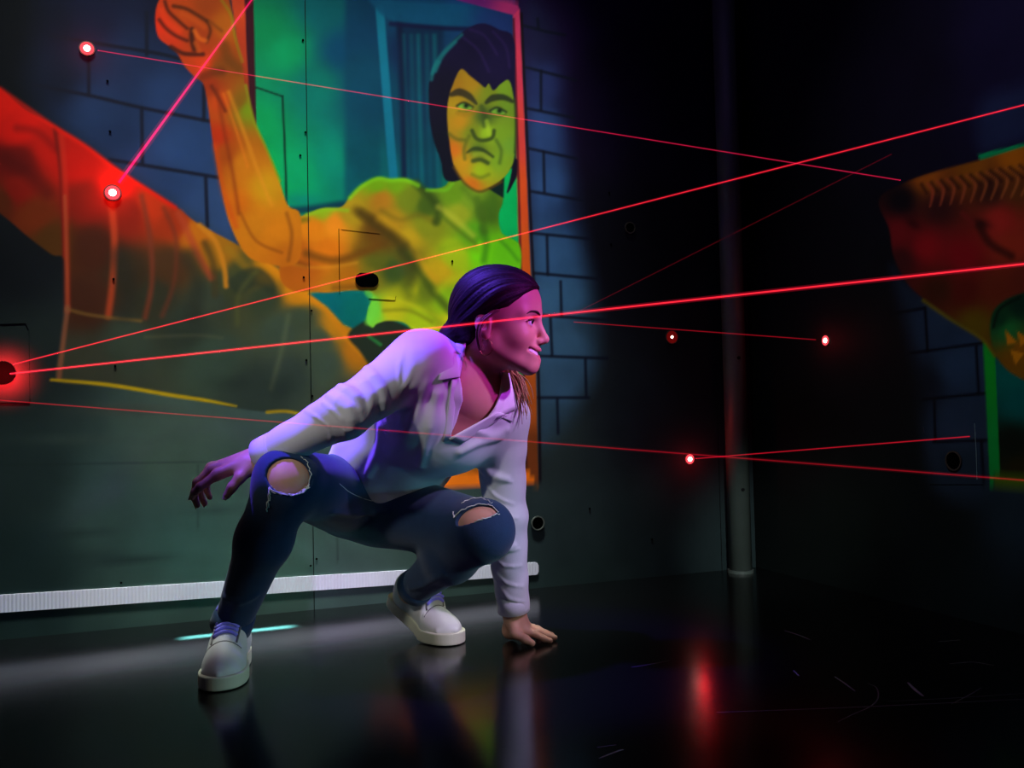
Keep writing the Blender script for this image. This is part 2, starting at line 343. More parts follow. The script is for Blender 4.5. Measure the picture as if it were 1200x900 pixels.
# --- the painted fighter, red to green lamp tints put into its paint: leg and trousers
cv.fill([(-120, 20), (-60, 55), (0, 103), (30, 128), (60, 145), (100, 170), (140, 200), (180, 225), (210, 245), (232, 262), (275, 285), (310, 305), (338, 326), (365, 345), (395, 375), (420, 400), (445, 425),
         (480, 500), (430, 505), (353, 486), (313, 483), (270, 477), (200, 463), (127, 452), (68, 446), (73, 400), (77, 365), (76, 306), (60, 298), (30, 275), (0, 250), (-60, 212), (-120, 190)],
        [(20, 150, (200, 16, 5)), (0, 118, (214, 18, 5)), (-60, 110, (170, 12, 4)), (-110, 100, (90, 8, 4)), (60, 170, (176, 16, 5)), (20, 222, (128, 16, 5)), (40, 252, (108, 36, 6)), (60, 282, (78, 42, 8)), (0, 235, (84, 30, 6)),
         (20, 190, (96, 9, 5)), (90, 190, (180, 16, 5)), (100, 235, (118, 20, 8)), (140, 212, (200, 22, 8)), (150, 250, (118, 26, 10)), (110, 290, (62, 26, 12)), (180, 240, (178, 46, 10)), (205, 262, (152, 42, 10)),
         (230, 275, (186, 98, 10)), (150, 320, (50, 36, 20)), (105, 350, (62, 29, 15)), (200, 310, (70, 42, 20)), (180, 350, (45, 43, 28)), (255, 296, (156, 96, 12)), (285, 322, (60, 62, 30)), (312, 318, (196, 118, 10)),
         (350, 342, (205, 122, 10)), (250, 350, (52, 58, 42)), (150, 400, (50, 58, 44)), (250, 420, (52, 66, 50)), (330, 385, (57, 69, 50)), (375, 400, (62, 74, 52)), (395, 382, (196, 122, 15)), (420, 408, (180, 104, 12)),
         (300, 460, (43, 52, 42)), (100, 430, (52, 52, 38)), (220, 380, (42, 48, 36)), (420, 470, (48, 58, 48)), (340, 440, (50, 60, 48)), (310, 350, (50, 58, 36)), (350, 375, (58, 68, 46)), (265, 335, (56, 58, 32)), (380, 425, (58, 70, 52))], 1.6, region=4, p=4.5)
cv.stroke([(0, 180), (30, 200), (55, 225)], 16, (70, 8, 5), 0.5, 8); cv.stroke([(20, 150), (45, 155), (66, 175)], 8, (120, 8, 5), 0.6, 5)
cv.stroke([(64, 150), (70, 190), (73, 235), (76, 300)], 5, (100, 14, 8), 0.8, 2.5); cv.stroke([(72, 160), (76, 215), (78, 300), (79, 364)], 7, (186, 40, 22), 0.55, 3)
cv.stroke([(76, 230), (78, 300), (79, 364)], 4, (160, 66, 34), 0.8, 2)
cv.stroke([(130, 232), (134, 280), (132, 330), (127, 370)], 8, (172, 58, 26), 0.85, 3.5)
cv.stroke([(78, 362), (100, 368), (127, 372), (165, 376)], 4, (120, 84, 34), 0.7, 2); cv.stroke([(79, 360), (74, 400), (69, 444)], 6, (140, 78, 50), 0.8, 2.5)
cv.stroke([(140, 300), (150, 340), (146, 366)], 22, (34, 34, 26), 0.55, 9); cv.stroke([(166, 230), (176, 280), (178, 330), (170, 372)], 6, (112, 46, 26), 0.8, 3.5)
cv.stroke([(192, 244), (206, 280), (204, 330), (190, 370)], 5, (104, 42, 24), 0.6, 3.5); cv.stroke([(210, 250), (228, 290), (238, 310), (248, 325)], 9, (170, 60, 30), 0.7, 4)
cv.stroke([(222, 300), (232, 330), (226, 372)], 18, (36, 38, 28), 0.6, 8); cv.stroke([(234, 264), (252, 282), (262, 310), (265, 335)], 6, (200, 118, 20), 0.85, 2.5)
cv.stroke([(240, 285), (250, 310), (252, 345)], 8, (60, 46, 20), 0.6, 4); cv.stroke([(268, 292), (290, 314), (302, 318)], 10, (150, 104, 16), 0.6, 4)
cv.fill([(268, 330), (285, 316), (305, 314), (322, 330), (320, 345), (300, 336), (280, 345)], (40, 46, 30), 4, 0.75)
cv.stroke([(300, 318), (280, 345), (278, 380)], 5, (86, 84, 36), 0.5, 4); cv.stroke([(338, 370), (330, 410), (318, 455)], 5, (92, 96, 62), 0.55, 4)
cv.stroke([(308, 304), (330, 322), (352, 340), (385, 362), (408, 390), (432, 418)], [6, 10, 14, 12, 16, 10], (218, 128, 10), 0.9, 4)
cv.stroke([(60, 445), (127, 451), (200, 463), (240, 469), (277, 476)], [3, 4.5, 4.5, 4, 2], (186, 146, 12), 0.95, 1.4, region=4); cv.stroke([(313, 483), (335, 482), (355, 486)], 3.6, (176, 136, 14), 0.9, 1.4, region=4)
cv.blob(330, 455, 16, 16, (28, 36, 30), 0.6); cv.blob(270, 450, 30, 10, (34, 42, 34), 0.5); cv.stroke([(170, 395), (230, 393), (260, 396)], 3, (90, 86, 56), 0.4, 3)
cv.stroke([(0, 104), (60, 146), (100, 171), (140, 201), (205, 243)], 5, (226, 22, 6), 0.7, 3)
# --- teal patch under the arm, dark belt
cv.fill([(362, 344), (400, 341), (440, 344), (434, 376), (420, 388), (402, 380), (384, 360)], [(380, 355, (0, 96, 96)), (420, 365, (0, 104, 92))], 2, smooth=False, region=2)
cv.fill([(408, 392), (428, 376), (450, 372), (480, 384), (500, 396), (520, 440), (450, 440), (420, 410)], (34, 42, 28), 2.5, region=4)
cv.stroke([(432, 394), (446, 404)], 4, (40, 120, 50), 0.8, 1.5)
# --- torso and upper arm
def t3(L): return [(330 + x / 3.752, 180 + y / 3.752) + ((c[0],) if c else ()) for x, y, *c in L]
cv.fill(t3([(20, 262), (60, 282), (110, 265), (180, 240), (260, 235), (300, 190), (350, 140), (420, 105), (480, 112), (540, 110), (590, 130), (625, 156), (700, 150), (735, 120), (760, 40), (960, 110), (975, 200), (955, 270), (970, 350),
              (1045, 400), (1050, 520), (1020, 640), (900, 820), (700, 830), (600, 795), (540, 745), (470, 735), (420, 748), (400, 765), (375, 740), (380, 680), (400, 630), (380, 605), (300, 602), (200, 612), (120, 606), (40, 600), (-10, 520)]),
        t3([(150, 330, (228, 122, 10)), (230, 310, (238, 132, 20)), (200, 420, (222, 112, 10)), (60, 440, (190, 90, 10)), (80, 500, (180, 85, 10)), (300, 262, (176, 138, 20)), (180, 250, (150, 170, 20)), (440, 200, (176, 112, 20)), (420, 135, (112, 156, 10)),
            (500, 130, (110, 150, 12)), (560, 200, (112, 122, 20)), (640, 230, (66, 88, 20)), (480, 300, (182, 130, 20)), (420, 340, (98, 60, 10)), (560, 380, (190, 148, 20)), (640, 320, (130, 130, 20)), (760, 180, (104, 142, 20)), (830, 200, (118, 148, 28)),
            (900, 250, (68, 100, 20)), (780, 260, (150, 156, 28)), (850, 350, (86, 150, 20)), (880, 430, (112, 204, 10)), (760, 450, (166, 184, 18)), (690, 520, (204, 160, 18)), (640, 600, (100, 112, 20)), (500, 510, (58, 80, 32)), (430, 470, (92, 92, 20)),
            (560, 600, (176, 172, 18)), (480, 680, (194, 182, 18)), (400, 690, (112, 206, 50)), (620, 720, (172, 192, 18)), (720, 640, (132, 172, 18)), (970, 450, (100, 190, 16)), (300, 550, (182, 102, 10)), (380, 555, (130, 112, 20)), (540, 450, (96, 84, 18)), (740, 760, (196, 190, 18))]),
        1.3, region=4, p=4.2)
S3 = lambda L, w, c, a=0.7, s=3: cv.stroke([p[:2] for p in t3(L)], w, c, a, s)
S3([(350, 262), (430, 320), (500, 385), (560, 440)], 11, (86, 62, 12), 0.75, 5); S3([(440, 250), (520, 290), (600, 270), (670, 300)], 6, (110, 90, 16), 0.5, 4)
S3([(560, 440), (610, 520), (660, 600), (760, 710)], 9, (66, 80, 18), 0.75, 4); S3([(590, 130), (650, 190), (690, 250), (680, 300)], 9, (48, 66, 16), 0.8, 4)
S3([(430, 290), (520, 360), (600, 470), (680, 560)], 9, (208, 150, 20), 0.6, 5); S3([(690, 235), (760, 285), (840, 360)], 7, (196, 186, 50), 0.5, 4)
S3([(700, 270), (780, 340), (850, 395)], 5, (84, 104, 20), 0.6, 3); S3([(880, 330), (900, 390), (890, 470)], 8, (50, 110, 16), 0.6, 4); S3([(860, 200), (880, 280), (890, 340)], 9, (64, 92, 20), 0.6, 4)
S3([(110, 440), (230, 470), (340, 440), (450, 390)], 9, (112, 62, 8), 0.75, 4.5); S3([(50, 485), (130, 500), (220, 498), (330, 480)], 3, (216, 140, 30), 0.5, 2.5)
S3([(110, 270), (200, 246), (290, 250)], 4, (140, 190, 24), 0.7, 2.5); S3([(300, 195), (350, 145), (420, 110), (480, 118), (545, 116), (600, 140)], 5, (120, 190, 20), 0.75, 2.5)
S3([(20, 280), (60, 296), (110, 290)], 6, (110, 96, 10), 0.7, 3); S3([(380, 610), (410, 660), (380, 740)], 8, (120, 216, 60), 0.7, 3); S3([(450, 690), (560, 690), (660, 740)], 4, (120, 120, 18), 0.6, 3)
S3([(470, 640), (560, 660), (690, 720)], 4, (206, 196, 24), 0.6, 3); S3([(770, 610), (790, 600)], 7, (20, 110, 70), 0.8, 2.5); S3([(960, 380), (1000, 420), (1040, 470)], 4, (60, 130, 20), 0.6, 3)
S3([(640, 160), (720, 160), (752, 130)], 4, (112, 186, 24), 0.7, 2.5); S3([(470, 380), (540, 430), (560, 540)], 20, (60, 60, 22), 0.45, 8)
cv.fill([p[:2] for p in t3([(330, 395), (440, 350), (500, 400), (450, 440), (330, 440)])], (104, 62, 10), 7, 0.5)
S3([(330, 250), (400, 300), (470, 345), (540, 400)], 10, (66, 44, 8), 0.55, 6); S3([(540, 430), (580, 500), (560, 570)], 14, (44, 50, 16), 0.5, 7); S3([(480, 500), (520, 560), (560, 620)], 12, (60, 76, 20), 0.45, 7)
S3([(30, 420), (60, 470), (110, 490)], 6, (120, 56, 8), 0.6, 4); S3([(230, 590), (330, 585), (390, 590)], 5, (110, 66, 10), 0.6, 4); S3([(800, 150), (850, 210), (880, 260)], 8, (74, 104, 22), 0.5, 5); S3([(930, 140), (930, 210), (925, 280)], 8, (60, 96, 20), 0.5, 5)
S3([(700, 420), (790, 400), (860, 420)], 8, (110, 140, 16), 0.4, 6); S3([(690, 600), (740, 560), (800, 540)], 8, (206, 196, 20), 0.4, 6); S3([(600, 640), (650, 690), (700, 760)], 10, (110, 126, 18), 0.45, 6)
# --- forearm and fist
cv.fill([(184, 6), (194, -8), (225, -16), (262, -10), (272, 14), (275, 32), (283, 72), (288, 105), (298, 142), (311, 170), (325, 205), (337, 240), (352, 252), (352, 300), (338, 312), (318, 310), (290, 300), (270, 264), (259, 220), (250, 170), (243, 120), (238, 98),
         (228, 90), (216, 77), (208, 63), (198, 54), (186, 44), (182, 26)],
        [(198, 42, (196, 46, 14)), (188, 30, (206, 40, 10)), (236, 40, (156, 52, 10)), (264, 28, (176, 86, 10)), (256, 80, (122, 62, 10)), (240, 74, (196, 52, 10)), (260, 120, (192, 60, 10)), (280, 120, (128, 82, 10)), (290, 128, (112, 132, 10)), (265, 180, (156, 62, 5)),
         (254, 160, (176, 40, 5)), (285, 190, (192, 106, 10)), (312, 220, (194, 132, 10)), (275, 240, (194, 92, 5)), (300, 262, (198, 112, 10)), (322, 275, (212, 116, 10)), (335, 300, (196, 100, 10)), (215, 15, (176, 60, 10)), (240, 5, (150, 56, 10)), (246, 100, (140, 40, 8))], 1.2, region=4)
def t5(L): return [(170 + x / 6.923, y / 6.923) for x, y in L]
S5 = lambda L, w, c, a=0.75, s=2.0: cv.stroke(t5(L), w, c, a, s)
S5([(160, 10), (190, 90), (260, 160), (340, 230)], 4, (56, 18, 6)); S5([(115, 160), (170, 230), (250, 290), (340, 330)], 4, (60, 16, 6)); S5([(230, 50), (330, 70), (420, 120), (500, 170)], 4.5, (64, 26, 6)); S5([(500, 170), (530, 250), (500, 340)], 3.5, (70, 30, 6))
S5([(210, 380), (300, 430), (370, 440), (470, 440)], 5, (60, 18, 6), 0.85, 2); S5([(380, 240), (380, 320), (400, 400)], 6, (50, 18, 6), 0.85, 2.5); S5([(400, 250), (440, 310), (490, 330)], 5, (216, 96, 20), 0.7, 2); S5([(410, 350), (440, 410)], 6, (176, 70, 14), 0.7, 2)
S5([(130, 80), (180, 170), (280, 250)], 6, (214, 56, 14), 0.6, 3); S5([(300, 110), (400, 160), (480, 220)], 6, (190, 72, 14), 0.6, 3); S5([(520, 170), (620, 250)], 4, (110, 52, 8), 0.6, 2); S5([(460, 620), (540, 590), (620, 580)], 10, (90, 30, 8), 0.6, 4)
S5([(540, 700), (600, 800), (650, 900)], 4, (80, 26, 6), 0.7, 2.5); S5([(620, 0), (700, 130), (730, 300), (790, 500)], 3, (130, 130, 12), 0.6, 2); S5([(640, 370), (680, 480), (760, 560)], 12, (84, 50, 8), 0.5, 5)
cv.stroke([(254, 105), (262, 150), (272, 200), (280, 250)], 4, (110, 34, 6), 0.5, 3); cv.stroke([(268, 108), (284, 150), (302, 200), (318, 240)], 4, (216, 130, 24), 0.6, 3); cv.stroke([(262, 110), (276, 150), (290, 195)], 3, (220, 110, 20), 0.5, 2)
cv.stroke([(288, 100), (298, 142), (312, 174), (328, 212)], 3, (128, 140, 14), 0.8, 1.6); cv.stroke([(282, 250), (300, 282), (330, 296)], 3.5, (150, 72, 8), 0.7, 2); cv.stroke([(336, 250), (342, 275), (338, 305)], 4, (130, 64, 8), 0.6, 2.5)
cv.stroke([(252, 170), (262, 225), (276, 265)], 6, (200, 60, 8), 0.5, 4)
# --- head: hair mass, face, features (a plain stern face)
def t4(L): return [(480 + x / 4.094, 20 + y / 4.094) + ((c[0],) if c else ()) for x, y, *c in L]
S4 = lambda L, w, c, a=0.72, s=1.7: cv.stroke([p[:2] for p in t4(L)], w, c, a, s)
cv.fill(t4([(95, 310), (130, 220), (190, 130), (270, 60), (350, 30), (430, 60), (500, 105), (506, 330), (508, 720), (480, 850), (455, 870), (300, 780), (205, 790), (165, 770), (150, 690), (118, 600), (98, 500), (92, 400)]),
        t4([(300, 150, (18, 8, 42)), (150, 400, (14, 8, 30)), (450, 150, (22, 10, 50)), (180, 650, (12, 10, 26)), (330, 50, (24, 14, 52)), (490, 750, (8, 30, 26))]), 1.2, region=4)
cv.fill(t4([(455, 760), (470, 740), (495, 720), (512, 740), (515, 900), (450, 900)]), (0, 168, 82), 1.2, smooth=False, region=2)
S4([(505, 690), (500, 760), (470, 840)], [6, 7, 2], (16, 10, 28), 1, 1)
for L in ([(110, 270), (130, 215), (180, 150), (250, 85)], [(125, 260), (160, 185), (220, 120)], [(105, 300), (115, 255), (140, 215)]): S4(L, 4, (20, 112, 112), 0.7, 2)
for L in ([(290, 60), (360, 90), (420, 180)], [(260, 100), (330, 160), (380, 260)], [(400, 70), (460, 140), (480, 240)]): S4(L, 3, (44, 26, 78), 0.6, 2)
cv.fill([p[:2] for p in t4([(185, 400), (180, 480), (190, 590), (212, 710), (262, 790), (325, 832), (372, 822), (430, 790), (480, 735), (504, 660), (508, 500), (500, 390), (478, 305), (440, 318), (402, 352), (380, 320), (362, 338), (335, 318), (290, 282), (245, 250), (205, 330)])],
        t4([(230, 330, (166, 112, 20)), (300, 310, (172, 122, 20)), (450, 345, (118, 150, 30)), (240, 500, (192, 128, 20)), (220, 440, (172, 132, 20)), (360, 480, (66, 86, 30)), (372, 560, (154, 186, 30)), (450, 560, (120, 152, 30)), (482, 610, (112, 152, 40)), (340, 740, (154, 174, 20)),
            (300, 800, (206, 104, 20)), (212, 640, (208, 104, 20)), (330, 630, (96, 116, 28)), (425, 690, (124, 156, 30)), (300, 560, (120, 130, 24)), (390, 360, (120, 130, 24)), (470, 440, (110, 140, 32)), (250, 700, (190, 130, 18))]), 1.1, region=4)
S4([(200, 372), (240, 360), (285, 380), (320, 415)], [5, 9, 8, 3], (22, 22, 26)); S4([(368, 410), (400, 388), (450, 385), (495, 405)], [4, 8, 7, 4], (22, 24, 26))
for x, y in ((265, 428), (425, 452)):
    cv.fill([p[:2] for p in t4([(x - 36, y), (x - 5, y - 16), (x + 36, y + 4), (x + 8, y + 16)])], (120, 170, 50), 0.8)
    S4([(x - 38, y - 2), (x - 5, y - 18), (x + 38, y + 3)], 2.6, (16, 20, 20)); cv.blob(480 + (x + 6) / 4.094, 20 + (y - 2) / 4.094, 3.2, 3.2, (8, 16, 10), 1.0); S4([(x - 30, y + 22), (x + 5, y + 26), (x + 36, y + 16)], 1.6, (70, 84, 24), 0.7)
S4([(345, 430), (362, 480), (360, 520)], 6, (52, 66, 26), 0.6, 2.5); S4([(300, 545), (318, 580), (350, 592), (395, 580), (405, 545)], 4.5, (44, 56, 22), 0.8, 1.8); S4([(370, 500), (380, 560)], 5, (170, 196, 40), 0.6, 2.2)
S4([(275, 650), (310, 632), (350, 638), (400, 670)], [2, 5, 5, 3], (34, 44, 24)); S4([(305, 690), (340, 684), (375, 700)], 5, (40, 52, 24), 0.75, 2); S4([(310, 660), (350, 656), (385, 680)], 4, (150, 160, 40), 0.6, 1.8)
S4([(190, 560), (225, 585), (265, 590)], 4, (80, 84, 22), 0.6, 2.2); S4([(285, 570), (262, 630), (265, 680)], 4, (92, 92, 22), 0.7, 2.2); S4([(415, 590), (440, 640), (432, 700)], 4, (74, 96, 28), 0.7, 2.2)
S4([(300, 755), (340, 770), (380, 755)], 4, (96, 108, 20), 0.6, 2.2); S4([(212, 720), (262, 795), (325, 836), (375, 826), (440, 790)], 3.5, (96, 62, 16), 0.7, 1.6); S4([(505, 400), (510, 520), (505, 650)], 3, (50, 66, 24), 0.7, 1.8)
S4([(230, 460), (270, 468), (310, 458)], 5, (150, 100, 20), 0.5, 2.5)

# ------------------------------------------------------------------ painting 2: the side wall
cw = Canvas(870, 1420, -170, 800)
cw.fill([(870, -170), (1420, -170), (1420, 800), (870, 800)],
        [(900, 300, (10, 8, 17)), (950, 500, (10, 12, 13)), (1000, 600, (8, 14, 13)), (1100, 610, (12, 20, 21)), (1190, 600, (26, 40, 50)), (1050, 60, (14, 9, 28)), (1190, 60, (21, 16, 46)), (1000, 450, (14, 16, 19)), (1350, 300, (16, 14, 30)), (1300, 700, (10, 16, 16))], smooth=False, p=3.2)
cw.fill([(1046, 318), (1062, 330), (1160, 400), (1164, 572), (1096, 574), (1078, 470), (1066, 400)], [(1066, 345, (26, 37, 55)), (1100, 372, (33, 50, 74)), (1120, 430, (37, 57, 84)), (1120, 500, (36, 52, 74)), (1120, 545, (29, 42, 56)), (1082, 450, (20, 26, 36))], 14, region=1)
cw.fill([(1150, 120), (1200, 100), (1300, 60), (1300, 150), (1200, 166), (1150, 178)], [(1185, 140, (28, 35, 68)), (1280, 100, (24, 26, 60))], 14, region=1)
for p in ([(1044, 368), (1084, 361)], [(1066, 414), (1152, 402)], [(1082, 468), (1154, 461)], [(1094, 518), (1156, 516)], [(1090, 567), (1162, 568)], [(1084, 361), (1087, 412)], [(1144, 406), (1147, 461)], [(1095, 468), (1096, 517)], [(1150, 518), (1153, 566)]):
    cw.stroke(p, 3.2, (8, 10, 18), 0.9, 1.2)
cw.fill([(1165, 400), (1300, 380), (1300, 562), (1170, 560)], [(1185, 440, (0, 92, 84)), (1195, 470, (0, 84, 80)), (1185, 520, (14, 22, 14)), (1195, 550, (34, 30, 10)), (1280, 480, (6, 60, 56))], 2, smooth=False, region=2)
cw.fill([(1152, 398), (1166, 418), (1172, 556), (1160, 568)], [(1158, 420, (14, 156, 40)), (1166, 540, (8, 138, 52))], 0.9, smooth=False, region=3)
cw.fill([(1160, 568), (1172, 556), (1300, 552), (1300, 564)], [(1170, 564, (70, 96, 14)), (1290, 558, (120, 80, 14))], 0.9, smooth=False, region=3)
cw.fill([(1146, 181), (1200, 168), (1300, 144), (1300, 156), (1200, 177), (1150, 192)], (0, 142, 84), 0.9, smooth=False, region=3)
cw.fill([(1030, 234), (1060, 214), (1100, 200), (1150, 187), (1200, 172), (1260, 158), (1320, 150), (1330, 430), (1260, 452), (1215, 450), (1185, 436), (1166, 416), (1150, 396), (1112, 371), (1082, 350), (1062, 330), (1047, 300), (1042, 268)],
        [(1085, 209, (156, 78, 20)), (1140, 197, (136, 74, 15)), (1190, 184, (166, 88, 10)), (1056, 234, (18, 12, 20)), (1100, 242, (52, 21, 22)), (1052, 274, (112, 20, 25)), (1085, 290, (138, 18, 25)), (1130, 302, (132, 15, 25)), (1172, 258, (160, 36, 30)), (1185, 290, (148, 42, 26)),
         (1130, 340, (84, 21, 15)), (1100, 340, (62, 28, 15)), (1142, 380, (94, 74, 10)), (1165, 335, (104, 36, 20)), (1200, 325, (94, 32, 20)), (1192, 222, (92, 46, 20)), (1056, 306, (62, 20, 22)), (1160, 225, (60, 28, 22)), (1300, 300, (120, 40, 20)), (1300, 200, (130, 70, 14))], 2, region=4)
for i in range(11):
    x = 1084 + i * 11.5
    cw.stroke([(x + 2, 214 - i * 2.2), (x + 9 + i, 224 - i * 2), (x + 6 + i * .4, 242 - i * 1.4)], [2, 4, 2], (170, 66 + i * 3, 40), 0.75, 1.6)
    cw.stroke([(x - 4, 216 - i * 2.2), (x + 2 + i, 226 - i * 2)], 4, (36, 14, 16), 0.6, 2)
cw.blob(1150, 262, 12, 6, (30, 12, 14), 0.7, 0.3); cw.blob(1070, 262, 10, 5, (40, 10, 14), 0.6, 0.6); cw.stroke([(1148, 265), (1160, 285), (1185, 300)], 9, (44, 16, 14), 0.7, 4); cw.stroke([(1140, 262), (1128, 250)], 6, (120, 30, 30), 0.6, 2)
cw.stroke([(1082, 352), (1112, 373), (1150, 397), (1166, 417)], 4, (120, 100, 10), 0.8, 2)
cw.fill([(1160, 388), (1166, 362), (1190, 346), (1230, 340), (1262, 360), (1262, 420), (1225, 448), (1190, 440), (1168, 418)], [(1172, 375, (12, 56, 32)), (1182, 386, (28, 108, 48)), (1195, 360, (10, 40, 28)), (1198, 410, (140, 82, 10)), (1185, 425, (120, 76, 10)), (1240, 390, (20, 70, 30))], 2, region=4)
for tri in ([(1178, 386), (1192, 402), (1180, 404)], [(1192, 388), (1206, 398), (1196, 406)], [(1184, 410), (1200, 414), (1190, 428)], [(1202, 404), (1216, 408), (1206, 424)]):
    cw.fill(tri, (196, 120, 14), 0.9, smooth=False)
cw.stroke([(1164, 384), (1172, 362), (1196, 348)], 3, (8, 20, 14), 0.8, 1.5)

# ------------------------------------------------------------------ lay both paintings on the walls as painted boards
SEAM_PX, GAIN = (362, 300), 1.0
def axis_grid(a, b, fine_a, fine_b, fine, coarse, cuts=()):
    g = list(np.arange(a, fine_a, coarse)) + list(np.arange(fine_a, fine_b, fine)) + list(np.arange(fine_b, b, coarse)) + [b]
    for c in cuts:
        g = [x for x in g if abs(x - c) > 0.004] + [c - 0.0013, c + 0.0013]
    return np.array(sorted(set(g)))
def painted_boards(origin, ax, normal, ug, zg, canvas, cut, wall, names, mural_label, board_splits):
    U, Z = np.meshgrid(ug, zg); P = origin + U[..., None] * ax + Z[..., None] * EZ
    px, py = project(P); col, reg = canvas.sample(px, py)
    nu, nz = len(ug), len(zg)
    I, J = np.meshgrid(np.arange(nu - 1), np.arange(nz - 1)); a = (J * nu + I).ravel()
    quad = np.stack([a, a + 1, a + 1 + nu, a + nu], 1)
    mid = (ug[:-1] + ug[1:]) / 2; keep = np.ones(nu - 1, bool)
    for c in cut: keep &= np.abs(mid - c) > 0.0011
    ok = np.tile(keep, nz - 1)
    fr = reg[:-1, :-1].ravel()
    Pf = P.reshape(-1, 3); cf = (lin(col) * GAIN).reshape(-1, 3)
    um = np.tile(mid, nz - 1)
    base = Pf[0] * 0 + origin
    mural = empty(names[0], tuple(origin + ax * np.mean(ug) + EZ * 0.0)); bpy.context.view_layer.update()
    tag(mural, mural_label, 'mural')
    inv = np.array(mural.matrix_world.inverted())
    def emit(name, mask, parent, shift):
        q = quad[mask]
        if not len(q): return
        ids, inv_i = np.unique(q, return_inverse=True)
        mesh_obj(name, Pf[ids] - shift, inv_i.reshape(q.shape), M_wall, parent, attrs=cf[ids])
    for r, nm in ((1, 'painted_blocks'), (2, 'painted_view'), (3, 'painted_frame'), (4, names[1])):
        m_ = ok & (fr == r); side = (px[:-1, :-1].ravel() > 400) if r == 1 and canvas is cv else (py[:-1, :-1].ravel() > 300)
        if (r == 1) or (r == 3 and canvas is cw):            # separate painted fields are separate parts
            emit(nm, m_ & side, mural, np.array(mural.location)); emit(nm, m_ & ~side, mural, np.array(mural.location))
        else: emit(nm, m_, mural, np.array(mural.location))
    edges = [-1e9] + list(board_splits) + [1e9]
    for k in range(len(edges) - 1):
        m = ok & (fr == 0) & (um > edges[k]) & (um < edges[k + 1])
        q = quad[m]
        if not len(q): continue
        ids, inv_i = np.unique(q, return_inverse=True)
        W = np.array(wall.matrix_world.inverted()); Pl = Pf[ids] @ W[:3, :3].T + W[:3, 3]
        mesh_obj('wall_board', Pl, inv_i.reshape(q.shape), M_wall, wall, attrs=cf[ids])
    return mural
bpy.context.view_layer.update()
O1 = A0 + E1 * U_C                                         # corner
uof = lambda p: float(np.dot(p - O1, E1))
su = uof(wall1(*SEAM_PX)); su2 = uof(wall1(841, 500))
ug = axis_grid(LEFT_U, -0.001, uof(wall1(-40, 300)), uof(wall1(720, 300)), 0.0037, 0.014, (su, su2))
zg = axis_grid(0.0, CEIL, 0.42, 1.86, 0.0037, 0.02)
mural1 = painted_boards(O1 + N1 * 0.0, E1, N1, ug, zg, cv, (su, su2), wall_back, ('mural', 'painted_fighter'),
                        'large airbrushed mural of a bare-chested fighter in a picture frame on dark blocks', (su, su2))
u2of = lambda p: float(np.dot(p - O1, E2))
ug2 = axis_grid(0.001, -DEPTH, u2of(wall2(1030, 300)), u2of(wall2(1330, 300)), 0.005, 0.03)
zg2 = axis_grid(0.0, CEIL, 0.40, 1.3, 0.005, 0.03)
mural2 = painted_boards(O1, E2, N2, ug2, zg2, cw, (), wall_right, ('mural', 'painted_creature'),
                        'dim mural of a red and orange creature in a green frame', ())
# ------------------------------------------------------------------ column in the corner
M_col = material('grey_painted_steel', lin4(70, 78, 76), rough=0.5, spec=0.4, noise=0.15, nscale=20)
colp = wall1(868, 667, 0.06); colp[2] = 0
column = empty('column', tuple(colp)); tag(column, 'round grey painted steel column standing in the dark corner', 'column')
V, Fc = tube_geo([(0, 0, 0.0), (0, 0, CEIL)], 0.038, 32); mesh_obj('shaft', V, Fc, M_col, column, True)
V, Fc = tube_geo([(0, 0, 0.0), (0, 0, 0.010)], 0.043, 32); mesh_obj('foot_collar', V, Fc, M_col, column)
for z in (0.28, 0.72):
    V, Fc = tube_geo([(0.0, -0.036, z), (0.0, -0.041, z)], 0.006, 10)
    o = mesh_obj('bolt', V, Fc, M_black, column); o.rotation_euler = (0, 0, 0.15)

# ------------------------------------------------------------------ reflective tape along the mural wall
M_tape = material('reflective_tape', lin4(240, 232, 250), rough=0.4, spec=0.5)
tp = [wall1(-240, 720), wall1(0, 707), wall1(400, 681), wall1(622, 667)]
zc = [(706 - 0), 0]
u_a, u_b = uof(wall1(-240, 720)), uof(wall1(631, 667))
z_l = (wall1(0, 697)[2], wall1(0, 718)[2]); z_r = (wall1(622, 659)[2], wall1(622, 674)[2]); ul, ur = uof(wall1(0, 707)), uof(wall1(622, 667))
nn = 420; V, Fc = [], []
for i in range(nn + 1):
    u = u_a + (u_b - u_a) * i / nn; t = (u - ul) / (ur - ul)
    zt, zb = z_l[0] + (z_r[0] - z_l[0]) * t, z_l[1] + (z_r[1] - z_l[1]) * t
    e = min(1.0, (u_b - u) / 0.012); sh = 1 - math.sqrt(max(0, 1 - (1 - e) ** 2)) if e < 1 else 0
    mid = (zt + zb) / 2; h = (zt - zb) / 2 * (1 - 0.55 * sh)
    off = 0.0022 + (0.0010 if i % 2 else 0.0)
    for z, o_ in ((mid - h, 0.0002), (mid - h, off), (mid + h, off), (mid + h, 0.0002)):
        V.append(O1 + E1 * u + N1 * o_ + EZ * z)
for i in range(nn):
    for k in range(3):
        a = i * 4 + k; Fc.append((a, a + 4, a + 5, a + 1))
Fc.append((nn * 4, nn * 4 + 3, nn * 4 + 2, nn * 4 + 1)); Fc.append((0, 1, 2, 3))
tape = mesh_obj('reflective_tape', V, Fc, M_tape)
tag(tape, 'long pale reflective tape strip stuck low along the mural wall', 'tape')

